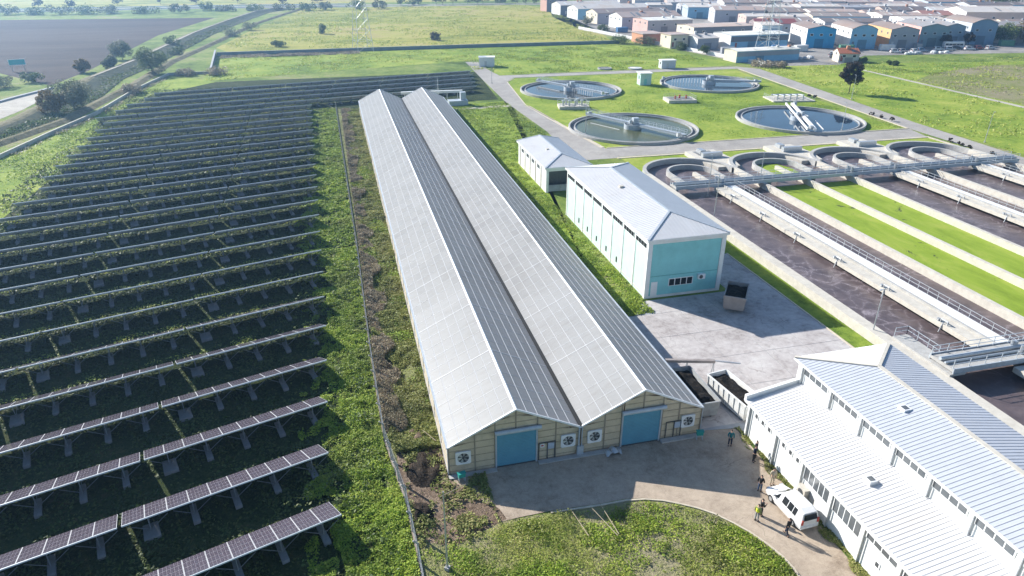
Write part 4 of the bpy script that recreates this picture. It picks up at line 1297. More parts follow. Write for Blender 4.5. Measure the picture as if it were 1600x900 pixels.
# conveyor from the greenhouse over the containers
cv = thing('conveyor_tube', 'long brown conveyor tube reaching from greenhouse side towards the white hall', 'conveyor', (30.2, 55.0, 0))
mb = MB(); mb.bar((-.3, .2, 2.55), (5.2, -1.2, 2.45), .35, .3); mb.build('tube', plain('rusty_tube', (0.30, 0.26, 0.24), 0.6, 0.2), cv)
mb = MB(); mb.bar((5.2, -1.2, 2.5), (7.8, -1.9, 2.2), .12, .12); mb.build('rod', M['steel'], cv)
for x, y in ((2.4, -.5), (5.1, -1.2)):
    mb = MB(); mb.bar((x, y - .3, .05), (x, y, 2.45), .08); mb.bar((x, y + .4, .05), (x, y, 2.45), .08); mb.build('leg', M['steel'], cv)
for k, lab in enumerate(('pale steel beam lying on the yard beside the white hall, nearest the wall', 'dark steel beam lying on the yard beside the white hall, farther from the wall')):
    mb = MB(); mb.bar((0, 0, .12), (1.3, -2.7, .12), .22, .2); mb.bar((0, 0, .24), (1.3, -2.7, .24), .1, .06)
    tag(mb.build('steel_beam', M['white_metal'] if k == 0 else M['steel_dark'], loc=(37.3 + .5 * k, 50.6 + .15 * k, .05)), lab, 'beam')

# ------------------------------------------------------------------ skips with sludge
def skip(name, label, cat, loc, rz, L, W, Hh, col, wheels=False, load=M['soil_black'], base=0.25, seed=3):
    t = thing(name, label, cat, loc, rz)
    ta = .12
    def ring(z, k): return [(-L / 2 + k, -W / 2 + k * .6, z), (L / 2 - k, -W / 2 + k * .6, z), (L / 2 - k, W / 2 - k * .6, z), (-L / 2 + k, W / 2 - k * .6, z)]
    mb = MB(); o0, o1, i1, i0 = ring(base, ta * 1.6), ring(base + Hh, 0), ring(base + Hh, .1), ring(base + .3, ta * 1.6 + .1)
    v = o0 + o1 + i1 + i0
    f = [(3, 2, 1, 0)]
    for lo in (0, 4, 8):
        for k in range(4): f.append((lo + k, lo + (k + 1) % 4, lo + 4 + (k + 1) % 4, lo + 4 + k))
    mb.faces(v, f); mb.build('tub', col, t)
    mb = MB()
    for side in (-1, 1):
        n = max(3, int(L / .8))
        for k in range(n + 1):
            x = -L / 2 + .15 + k * (L - .3) / n
            mb.bar((x * .97, side * (W / 2 - ta - .0), base + .1), (x, side * (W / 2 + .03), base + Hh - .05), .1, .08)
    mb.bar((-L / 2, -W / 2, base + Hh), (L / 2, -W / 2, base + Hh), .14); mb.bar((-L / 2, W / 2, base + Hh), (L / 2, W / 2, base + Hh), .14)
    mb.bar((-L / 2, -W / 2, base + Hh), (-L / 2, W / 2, base + Hh), .14); mb.bar((L / 2, -W / 2, base + Hh), (L / 2, W / 2, base + Hh), .14)
    mb.build('rim_and_ribs', col, t)
    n, m_ = 14, 8; v = []
    for i in range(n + 1):
        for j in range(m_ + 1):
            x = -L / 2 + .2 + (L - .4) * i / n; y = -W / 2 + .17 + (W - .34) * j / m_
            e = min(i, n - i, j, m_ - j) / 2.0
            z = base + Hh * .80 + min(1, e) * .3 + mnoise.noise(Vector((x * 1.3 + seed, y * 1.3, 0))) * .22
            v.append((x, y, z))
    mb = MB(); mb.faces(v, [(i * (m_ + 1) + j, (i + 1) * (m_ + 1) + j, (i + 1) * (m_ + 1) + j + 1, i * (m_ + 1) + j + 1) for i in range(n) for j in range(m_)])
    mb.build('load', load, t)
    if wheels:
        for x in (-L * .12, L * .12):
            for s in (-1, 1):
                mb = MB(); mb.tube((x, s * (W / 2 - .35), .42), (x, s * (W / 2 - .05), .42), .42, n=16); wh = mb.build('wheel', M['black'], t)
                mb = MB(); mb.tube((x, s * (W / 2 - .06), .42), (x, s * (W / 2 - .035), .42), .2, n=12); mb.build('rim', M['steel'], wh)
        mb = MB(); mb.bar((L / 2, 0, .6), (L / 2 + 1.4, 0, .5), .14); mb.bar((L / 2 - .2, -.5, .6), (L / 2 + 1.2, 0, .5), .1); mb.bar((L / 2 - .2, .5, .6), (L / 2 + 1.2, 0, .5), .1); mb.build('drawbar', M['steel_dark'], t)
    else:
        mb = MB(); mb.box(-L / 2 + .3, -.5, .05, L / 2 - .3, -.35, base); mb.box(-L / 2 + .3, .35, .05, L / 2 - .3, .5, base); mb.build('skids', M['steel_dark'], t)
    return t
M['skip_grey'] = plain('grey_skip_paint', (0.33, 0.34, 0.34), 0.6, 0.15, 1.5, dirt=(0.2, 0.16, 0.13))
M['skip_white'] = plain('white_skip_paint', (0.70, 0.70, 0.68), 0.6, 0.08, 1.0, dirt=(0.45, 0.40, 0.33))
M['trailer_grey'] = plain('trailer_paint', (0.30, 0.27, 0.25), 0.6, 0.12, 1.0, dirt=(0.28, 0.22, 0.18))
skip('sludge_container', 'grey open container of dark sludge right beside the greenhouse wall', 'container', (31.7, 51.0, .05), R(90), 6.4, 2.1, 1.7, M['skip_grey'])
skip('sludge_container', 'white open container of dark sludge next to the white hall corner', 'container', (35.3, 49.4, .05), R(98), 6.0, 2.3, 1.8, M['skip_white'], seed=9)
skip('tipping_trailer', 'tipping trailer heaped with black sludge in the shade of the mint hall', 'trailer', (46.5, 68.3, .05), R(54), 4.6, 2.6, 1.8, M['trailer_grey'], wheels=True, base=.6, seed=17)

# ================================================================== aeration basin
bas = thing('aeration_basin', 'large concrete aeration basin with four looped channels and pale walls', 'basin', (58, 111, 0))
BX, BY = 58.0, 111.0
WT, WZ = 1.25, 0.15       # wall top and water level
YS, YN = -93.0, 0.0       # straight walls, local y
def wall(x0, y0, x1, y1, z1=WT, name='wall', m='conc_lite', z0=0.0):
    mb = MB(); mb.box(x0 - BX, y0 - BY, z0, x1 - BX, y1 - BY, z1); return mb.build(name, M[m], bas)
wall(57.3, 18, 58.8, 121); wall(77.0, 18, 77.7, 121); wall(86.6, 18, 87.3, 113); wall(96.4, 18, 97.1, 121); wall(115.6, 18, 116.4, 121); wall(135.2, 18, 136.6, 121)
wall(67.9, 113.5, 68.6, 121, .95); wall(106.9, 113.5, 107.6, 121, .95); wall(126.5, 113.5, 127.2, 121, .95); wall(86.6, 113.5, 87.3, 121, .95)
for i, cx in enumerate((67.7, 87.2, 106.7, 126.2)):
    r0, r1 = 9.0, 9.75
    mb = MB(); mb.lathe([(r0, 0), (r1, 0), (r1, WT), (r0, WT), (r0, 0)], 40, 0, math.pi, (cx - BX, 121 - BY)); mb.build('arc_wall', M['conc'], bas)
    mb = MB(); mb.lathe([(4.5, 0), (5.0, 0), (5.0, WT - .1), (4.5, WT - .1), (4.5, 0)], 28, 0, math.pi, (cx - BX, 121 - BY))
    mb.box(cx - 5.0 - BX, 113.4 - BY, 0, cx - 4.5 - BX, 121 - BY, WT - .1); mb.box(cx + 4.5 - BX, 116.2 - BY, 0, cx + 5.0 - BX, 121 - BY, WT - .1); mb.build('guide_wall', M['conc'], bas)
# decks over the gaps behind the loops
for x0, x1 in ((76.0, 78.6), (95.6, 98.2), (115.0, 117.6)):
    mb = MB(); mb.prism([(x0 - 1.2 - BX, 123 - BY), (x1 + 1.2 - BX, 123 - BY), (x1 + 2.6 - BX, 128.5 - BY), (x1 + 2.2 - BX, 136 - BY), (x0 - 2.2 - BX, 136 - BY), (x0 - 2.6 - BX, 128.5 - BY)], 0, .9); mb.build('deck', M['conc_lite'], bas)
    mb = MB(); mb.box(x0 - 1 - BX, 130 - BY, .9, x1 + 1 - BX, 131 - BY, 1.9); mb.box(x0 - BX, 133 - BY, .9, x0 + 1.2 - BX, 135 - BY, 1.7); mb.build('valve_box', M['steel'], bas)
mb = MB(); mb.box(75.2 - BX, 131.6 - BY, 0, 79.4 - BX, 135.4 - BY, .905); mb.build('inlet_chamber', M['conc_dark'], bas)
# lengthwise walkways
def railing(mb, a, b, z, h=1.05, step=1.6, r=0.025):
    a, b = Vector(a), Vector(b); L = (b - a).length; n = max(1, round(L / step))
    for k in range(n + 1):
        q = a.lerp(b, k / n); mb.bar((q.x, q.y, z), (q.x, q.y, z + h), r * 2)
    for zz in (z + h, z + h * .52): mb.bar((a.x, a.y, zz), (b.x, b.y, zz), r * 2)
def walkway(x0, x1, y0, y1, rail_side):
    mb = MB(); mb.box(x0 - BX, y0 - BY, .75, x1 - BX, y1 - BY, 1.35); w = mb.build('walkway', M['conc_lite'], bas)
    mb = MB(); mb.box(x0 - BX + (x1 - x0) * .42, y0 - BY, 1.35, x0 - BX + (x1 - x0) * .50, y1 - BY, 1.62); mb.build('cable_upstand', M['conc'], w)
    mb = MB(); mb.box(x0 - BX + (x1 - x0) * .52, y0 - BY, 1.352, x1 - BX - .15, y1 - BY, 1.44); mb.build('deck_strip', M['white'], w)
    mb = MB(); xr = x1 - BX - .05 if rail_side > 0 else x0 - BX + .05
    railing(mb, (xr, y0 - BY), (xr, y1 - BY), 1.35); mb.build('railing', M['steel'], w)
    for k in range(int((y1 - y0) / 9.5)):
        y = y0 + 6 + k * 9.5 - BY
        mb = MB(); xx = x0 - BX + .25
        mb.tube((xx, y - .5, 1.35), (xx, y - .5, 1.75), .09, n=7); mb.tube((xx, y + .5, 1.35), (xx, y + .5, 1.75), .09, n=7); mb.tube((xx, y - .5, 1.75), (xx, y + .5, 1.75), .09, n=7)
        mb.tube((xx - .5, y, .3), (xx - .2, y, 1.5), .07, n=6); mb.cbox((xx, y + .9, 1.5), .3, .3, .3)
        mb.build('aeration_valve', M['steel'], w)
walkway(66.6, 70.9, 50.2, 110.0, 1); walkway(105.9, 109.7, 40, 110.0, 1); walkway(125.4, 129.2, 30, 110.0, 1)
walkway(66.6, 70.9, 18, 46.6, 1)
mb = MB(); mb.box(109.85 - BX, 40 - BY, .55, 110.25 - BX, 110 - BY, .85); mb.build('cable_duct', plain('blue_grey_duct', (0.10, 0.13, 0.26), 0.5, 0.1), bas)
# cross bridges
def cross(y0, y1, x0, x1, zt):
    mb = MB(); mb.box(x0 - BX, y0 - BY, zt - .35, x1 - BX, y1 - BY, zt); w = mb.build('cross_bridge', M['conc'], bas)
    mb = MB(); mb.box(x0 - BX, y0 - BY - .14, zt - .55, x1 - BX, y0 - BY - .01, zt + .08); mb.box(x0 - BX, y1 - BY + .01, zt - .55, x1 - BX, y1 - BY + .14, zt + .12); mb.build('edge_beam', M['steel_lite'], w)
    mb = MB(); railing(mb, (x0 - BX, y0 - BY + .06), (x1 - BX, y0 - BY + .06), zt, 1.1, 2.0, .03); railing(mb, (x0 - BX, y1 - BY - .06), (x1 - BX, y1 - BY - .06), zt, 1.1, 2.0, .03); mb.build('railing', M['steel_lite'], w)
    mb = MB(); mb.tube((x0 - BX, (y0 + y1) / 2 - BY + .3, zt + .25), (x1 - BX, (y0 + y1) / 2 - BY + .3, zt + .25), .2, n=10); mb.tube((x0 - BX, (y0 + y1) / 2 - BY - .4, zt + .16), (x1 - BX, (y0 + y1) / 2 - BY - .4, zt + .16), .12, n=8); mb.build('air_main', M['steel_lite'], w)
    mb = MB()
    for x in np.arange(x0 + .4, x1, 9.7): mb.box(x - .3 - BX, y0 - BY + .2, 0, x + .3 - BX, y1 - BY - .2, zt - .36)
    mb.build('bridge_pier', M['conc_dark'], w)
cross(110.4, 112.6, 58.9, 137.2, 1.8); cross(47.0, 50.0, 59.0, 140, 2.0)
for xs_, yc_, zb_ in (((67.8, 106.8, 126.5, 96.7), 111.5, 1.8), ((68.5, 71.5), 48.5, 2.0)):
    for x in xs_:
        for dy in (-.7, .5):
            mb = MB(); mb.tube((x - BX, yc_ + dy - BY, zb_ - .02), (x - BX, yc_ + dy - BY, zb_ + 1.0), .16, n=8); mb.cbox((x + .3 - BX, yc_ + dy - BY, zb_ + .5), .5, .45, .7)
            mb.build('control_valve', M['steel'], bas)
# side landing at the left end of the near bridge
mb = MB(); mb.box(58.6 - BX, 46.8 - BY, 1.25, 60.6 - BX, 55.0 - BY, 1.5); ld = mb.build('landing', M['conc'], bas)
mb = MB(); railing(mb, (60.5 - BX, 50.4 - BY), (60.5 - BX, 55 - BY), 1.5); railing(mb, (58.8 - BX, 55 - BY), (60.5 - BX, 55 - BY), 1.5); mb.build('railing', M['steel_lite'], ld)
# water in the channels
def wsheet(name, poly, z, m, kind='structure'): return sheet(name, poly, z, m, kind)
def loop_poly(cx, r=9.05):
    return [(cx - 9.4, 18), (cx + 9.4, 18), (cx + 9.4, 121)] + [(cx + r * math.cos(a), 121 + r * math.sin(a)) for a in np.linspace(0, math.pi, 30)][1:-1] + [(cx - 9.4, 121)]
for i, cx in enumerate((67.9, 87.0, 106.7, 126.0)):
    if i == 1:
        wsheet('channel_water', [(77.6, 110.5), (96.5, 110.5), (96.5, 121)] + [(87.2 + 9.05 * math.cos(a), 121 + 9.05 * math.sin(a)) for a in np.linspace(0, math.pi, 30)][1:-1] + [(77.6, 121)], WZ, M['sludge'])
    else: wsheet('channel_water', loop_poly(cx), WZ + .01, M['sludge'])
tag(sheet('duckweed', [(77.6, 18), (96.5, 18), (96.5, 110.5), (77.6, 110.5)], WZ + .03, M['duckweed'], 'stuff'), 'bright green duckweed floating on the two middle channels', 'duckweed')
tag(sheet('duckweed', [(84.4, 113.6), (90, 116), (90.5, 121), (89, 124.5), (85, 124.5), (82.9, 121)], WZ + .05, M['duckweed'], 'stuff'), 'green duckweed patch inside the second loop of the basin', 'duckweed')
sheet('basin_grass', [(59, 137), (59, 121), (62, 130.5), (74, 130.5), (76, 128), (79, 128), (82, 130.8), (92, 130.8), (95, 128), (98, 128), (102, 130.8), (112, 130.8), (115, 128), (118, 128), (121, 130.8), (131, 130.8), (136.5, 122), (138.5, 122), (138.5, 136.4)], .05, M['lawn'])

# ================================================================== clarifiers
def clarifier(label, cx, cy, water, ang, full=True, twin=False, level=.18, teeth=None):
    t = thing('clarifier', label, 'clarifier', (cx, cy, 0), 0, 'four round clarifiers on the lawn')
    r = 16.4
    mb = MB(); mb.lathe([(r - .42, 0), (r, 0), (r, .7), (r - .42, .7), (r - .42, 0)], 72); mb.build('rim_wall', M['conc'], t)
    mb = MB(); mb.lathe([(r - 1.75, 0), (r - 1.5, 0), (r - 1.5, .5), (r - 1.75, .5), (r - 1.75, 0)], 72); mb.build('weir_ring', M['conc_grey'], t)
    n = 72
    mb = MB(); mb.poly([((r - 1.7) * math.cos(2 * math.pi * k / n), (r - 1.7) * math.sin(2 * math.pi * k / n), level) for k in range(n)]); mb.build('water_surface', water, t)
    mb = MB(); mb.lathe([(r - 1.5, .1), (r - .42, .1)], 72); mb.build('launder', M['conc_dark'], t)
    d = Vector((math.cos(ang), math.sin(ang), 0)); s = Vector((-d.y, d.x, 0))
    a0, a1 = (-(r - .2), r - .2) if full else (-(r + .6), .8)
    off = [0] if not twin else [-.8, .8]
    if twin:
        for o, w, nm in ((-.75, .75, 'bridge'), (.95, .3, 'rail_beam')):
            mb = MB(); mb.bar(d * a0 + s * o + Vector((0, 0, 1.35)), d * a1 + s * o + Vector((0, 0, 1.35)), w, .5); mb.build(nm, M['white'], t)
    for o in ([] if twin else off):
        w = .6
        mb = MB(); mb.bar(d * a0 + s * o + Vector((0, 0, 1.55)), d * a1 + s * o + Vector((0, 0, 1.55)), w * 2, .18); br = mb.build('bridge', M['steel_lite'], t)
        mb = MB()
        for e in (-1, 1):
            p = s * (o + e * (w - .05))
            mb.bar(d * a0 + p + Vector((0, 0, 1.3)), d * a1 + p + Vector((0, 0, 1.3)), .1, .5)
            pa, pb = d * a0 + p, d * a1 + p
            railing(mb, (pa.x, pa.y), (pb.x, pb.y), 1.6, 1.05, 2.4, .03)
        mb.build('bridge_girder', M['steel_lite'], br)
    mb = MB(); mb.tube((0, 0, 0), (0, 0, 2.0), .5, n=14); mb.build('centre_column', M['conc_grey'], t)
    mb = MB(); mb.lathe([(2.1, .1), (2.25, .1), (2.25, 1.35), (2.1, 1.35), (2.1, .1)], 28); mb.build('stilling_well', M['steel_lite'], t)
    mb = MB(); mb.cbox((.3, -.6, 2.05) if twin else (.3, -.6, 2.35), .7 if twin else 1.5, .7 if twin else 1.3, .8 if twin else 1.3); mb.cbox((-1.0, -.4, 2.0), .6, .6, .8); mb.build('drive_unit', M['steel_lite'], t)
    mb = MB(); e = d * (r - 1.2) + s * -1.3; mb.cbox((e.x, e.y, 1.6), .8, .8, .9); e = d * (-(r - 1.2)); mb.cbox((e.x, e.y, 1.6), .9, .9, .8); mb.build('drive_carriage', M['steel'], t)
    mb = MB(); q = s * -4.0; mb.bar(q + d * -11 + Vector((0, 0, level + .1)), q + d * -1 + Vector((0, 0, level + .1)), .12, .15); mb.build('scum_baffle', M['white_metal'], t)
    if teeth:
        mb = MB()
        for k in range(teeth):
            p = d * (2.6 + k * .95) + s * -1.6
            mb.bar((p.x, p.y, .1), (p.x, p.y, 1.5), .12)
        mb.build('scraper_bars', M['white_metal'], t)
    return t
M['water_blue'] = water_mat(); M['water_blue'].name = 'settled_water'
def tinted_water(name, c, rough=.05):
    m, nt, b = nmat(name); b.inputs['Roughness'].default_value = rough; b.inputs['Specular IOR Level'].default_value = .55
    v = coords(nt); nt.links.new(ramp(nt, noise(nt, v, .12, 5, .7, .6), [(.35, tuple(k * .6 for k in c)), (.65, c)]), b.inputs['Base Color'])
    bump(nt, b, noise(nt, v, 1.0, 3), .04, .02); return m
A1 = math.atan2(-33, 16.3)
clarifier('round clarifier nearest the white hut, dark water and a row of scraper bars', 74.0, 216.3, tinted_water('dark_clarifier_water', (.05, .055, .055)), A1, teeth=10)
clarifier('round clarifier nearest the small white hall, greenish scum under its diagonal bridge', 72.5, 162.0, tinted_water('green_clarifier_water', (.11, .12, .045), .25), A1)
clarifier('farthest right round clarifier with blue water, beside the estate', 123.4, 216.2, tinted_water('blue_clarifier_water', (.05, .075, .10)), math.atan2(6, -15), full=False, teeth=11)
clarifier('round clarifier with clear mirror-like blue water and twin-rail bridge', 119.7, 160.4, tinted_water('clear_clarifier_water', (.03, .055, .095), .03), math.atan2(27, 12.5), twin=True)

# ------------------------------------------------------------------ small plant structures
def hut(name, label, cat, x, y, w, d, h, wallm, rz=0, roofm='white', front=None, overhang=.25):
    t = thing(name, label, cat, (x, y, 0), rz)
    mb = MB(); mb.box(0, 0, 0, w, d, h); mb.build('wall', wallm, t)
    mb = MB(); mb.box(-overhang, -overhang, h, w + overhang, d + overhang, h + .22); mb.build('roof', M[roofm], t)
    mb = MB(); mb.box(w * .35, -.04, .05, w * .35 + .95, -.005, 2.1); dd = mb.build('door', front or M['steel'], t)
    mb = MB(); mb.box(w * .35 + .78, -.07, 1.0, w * .35 + .86, -.041, 1.1); mb.build('handle', M['steel_dark'], dd)
    mb = MB(); mb.box(-.03, d * .3, h * .5, -.004, d * .6, h * .8); mb.build('window', M['glass_grey'], t)
    return t
hut('transformer_hut', 'small white hut at the far end of the service road', 'hut', 55.5, 273.4, 6.0, 4.0, 3.4, plain('hut_white', (.74, .74, .72), .7, .05), R(-12))
hut('pump_hut', 'small teal and white hut between the two far clarifiers', 'hut', 99.8, 219.8, 3.8, 3.6, 3.8, plain('pale_teal_hut', (.50, .66, .64), .7, .06), R(-6), overhang=.4, front=M['teal'])
hut('kiosk', 'pale grey box hut behind the far clarifiers by the estate', 'hut', 122.6, 251.6, 5.6, 3.4, 2.9, plain('hut_grey', (.55, .57, .6), .7, .05), R(-5))
t = thing('pump_platform', 'raised concrete platform with railings beside the service road near clarifiers', 'platform', (61.5, 189.0, 0))
mb = MB(); mb.prism([(0, 0), (8.6, -1.5), (9.2, 3.2), (1, 5.2)], 0, .8); mb.build('slab', M['conc_lite'], t)
mb = MB()
for x, y in ((1.5, 1.2), (3.2, .8), (5.0, .6), (6.8, .2), (3.0, 3.2), (6.2, 2.6)): mb.tube((x, y, .8), (x, y, 2.2), .28, n=8); mb.cbox((x, y, 2.3), .8, .8, .3)
mb.build('pump', M['steel'], t)
mb = MB(); railing(mb, (.2, .2), (8.5, -1.3), .8, 1.1, 1.4, .04); railing(mb, (8.5, -1.3), (9.0, 3.1), .8, 1.1, 1.4, .04); railing(mb, (1, 5), (9, 3.1), .8, 1.1, 1.4, .04); mb.build('railing', M['steel_lite'], t)
t = thing('valve_chamber', 'low square concrete chamber on the lawn between the four clarifiers', 'chamber', (95.8, 189.5, 0), R(-8))
mb = MB(); mb.box(0, 0, 0, 8.6, 6, .9); mb.build('chamber_wall', M['conc_lite'], t)
mb = MB(); mb.box(.8, .7, .9, 7.8, 5.3, .93); mb.build('cover', M['conc_dark'], t)
mb = MB(); railing(mb, (.2, .2), (8.4, .2), .9); railing(mb, (8.4, .2), (8.4, 5.8), .9); railing(mb, (.2, 5.8), (8.4, 5.8), .9); mb.build('railing', M['steel'], t)
mb = MB()
for x, y in ((2.5, 2), (4.2, 3.2), (6, 2.4)): mb.tube((x, y, .9), (x, y, 1.9), .3, n=8)
mb.build('valve', M['red'], t)
t = thing('pipe_platform', 'pale slab with steel pipework behind the mirror-like clarifier', 'platform', (127, 183.5, 0), R(-10))
mb = MB(); mb.box(0, 0, 0, 13, 8, .35); mb.build('slab', M['conc_lite'], t)
mb = MB()
for k in range(5): mb.tube((2 + k * 2, 2, .35), (2 + k * 2, 2, 1.8), .22, n=8); mb.tube((2 + k * 2, 2, 1.6), (2 + k * 2, 5.5, 1.2), .16, n=8)
mb.tube((1.5, 5.6, 1.2), (11, 5.6, 1.2), .25, n=8); mb.build('pipework', M['steel'], t)
mb = MB(); railing(mb, (.2, .2), (12.8, .2), .35); railing(mb, (.2, .2), (.2, 7.8), .35); mb.build('railing', M['steel_lite'], t)
for x, y, lab in ((101, 256, 'round concrete manhole ring on the grass behind the far clarifiers'), (112.5, 253.5, 'white round lid on the grass beside the pale grey box hut')):
    t = thing('manhole', lab, 'manhole', (x, y, 0))
    mb = MB(); mb.lathe([(2.4, 0), (2.7, 0), (2.7, .55), (2.4, .55), (2.4, 0)], 24); mb.build('ring', M['conc'], t)
    mb = MB(); mb.lathe([(.01, .45 if 'lid' not in lab else .75), (2.4, .4)], 24); mb.build('cover', M['conc_dark'] if 'lid' not in lab else M['white'], t)
t = thing('pipe_gantry', 'long white pipe on stands behind the far end of the greenhouse', 'pipe', (19, 212.5, 0))
mb = MB(); mb.bar((0, 0, 2.4), (18.5, -1.2, 2.4), .9, .7); mb.build('pipe', M['white'], t)
mb = MB()
for k in range(6): mb.box(1 + k * 3.2 - .1, -.2 - k * .2, 0, 1 + k * 3.2 + .1, .0 - k * .2, 2.1)
mb.build('stands', M['steel'], t)
t = thing('tank_unit', 'grey equipment unit with upright tank behind the greenhouse corner', 'tank', (31.8, 201.6, 0))
mb = MB(); mb.box(0, 0, 0, 5.6, 3.2, 1.4); mb.build('base_unit', M['steel_lite'], t)
mb = MB(); mb.box(3.6, 1, 1.4, 5.2, 2.6, 3.6); mb.build('tank', M['steel_lite'], t)
mb = MB(); mb.tube((-2, 8, 0), (-2, 8, 7), .12, .08); mb.build('mast', M['white_metal'], t)

# lamp posts
def lamp_post(x, y, h, label, rz=0):
    t = thing('lamp_post', label, 'lamp post', (x, y, 0), rz, 'thin steel lamp posts')
    mb = MB(); mb.tube((0, 0, 0), (0, 0, h), .09, .045, 8); mb.build('pole', M['steel'], t)
    mb = MB(); mb.box(-.18, -.18, 0, .18, .18, .3); mb.build('base', M['conc'], t)
    if y < 40: return
    mb = MB(); mb.bar((0, 0, h), (.5, 0, h + .1), .05); mb.build('arm', M['steel'], t)
    mb = MB(); mb.box(.4, -.09, h + .05, .85, .09, h + .14); mb.build('lamp_head', M['steel_lite'], t)
for x, y, h, lab in ((57.9, 57.2, 6.5, 'lamp post on the pale basin wall above the white hall'), (64.6, 108.6, 8, 'lamp post at the left end of the long cross bridge'),
                     (59.4, 97, 8, 'lamp post on the basin wall behind the mint hall roof'), (123, 147.4, 7, 'lamp post by the cross road in front of the mirror-like clarifier'),
                     (58.9, 159.6, 8, 'lamp post between the service road and the greenish clarifier'), (148.2, 129, 7, 'lamp post beyond the east road on the right edge'),
                     (153, 182, 7, 'lamp post beside the east road near the lone tree'), (4.2, 36.2, 7.5, 'lamp post standing in the weeds at the bottom of the photo'),
                     (77.4, 112.0, 7, 'lamp post over the second loop of the basin'), (52.2, 236, 6, 'lamp post on the left of the service road')):
    lamp_post(x, y, h, lab, random.uniform(0, 6))
# lattice pylons
def pylon(x, y, h, label):
    t = thing('power_pylon', label, 'pylon', (x, y, 0), .3, 'lattice power pylons')
    mb = MB(); b0 = 3.2
    def cr(z): k = b0 * (1 - z / h) + .5; return [(-k, -k, z), (k, -k, z), (k, k, z), (-k, k, z)]
    zs = [h * i / 9 for i in range(10)]
    for i in range(9):
        a, b = cr(zs[i]), cr(zs[i + 1])
        for k in range(4):
            mb.bar(a[k], b[k], .16); mb.bar(a[k], b[(k + 1) % 4], .09); mb.bar(b[k], b[(k + 1) % 4], .09)
    mb.build('lattice', M['steel'], t)
    for z in (h * .72, h * .84, h * .95):
        mb = MB(); mb.bar((-6, 0, z), (6, 0, z), .2); mb.bar((-6, 0, z), (0, 0, z + 1.5), .12); mb.bar((6, 0, z), (0, 0, z + 1.5), .12); mb.build('cross_arm', M['steel'], t)
pylon(14, 331.5, 42, 'lattice power pylon rising from the wall between the meadows')
pylon(178, 268, 36, 'lattice power pylon standing among the estate sheds')

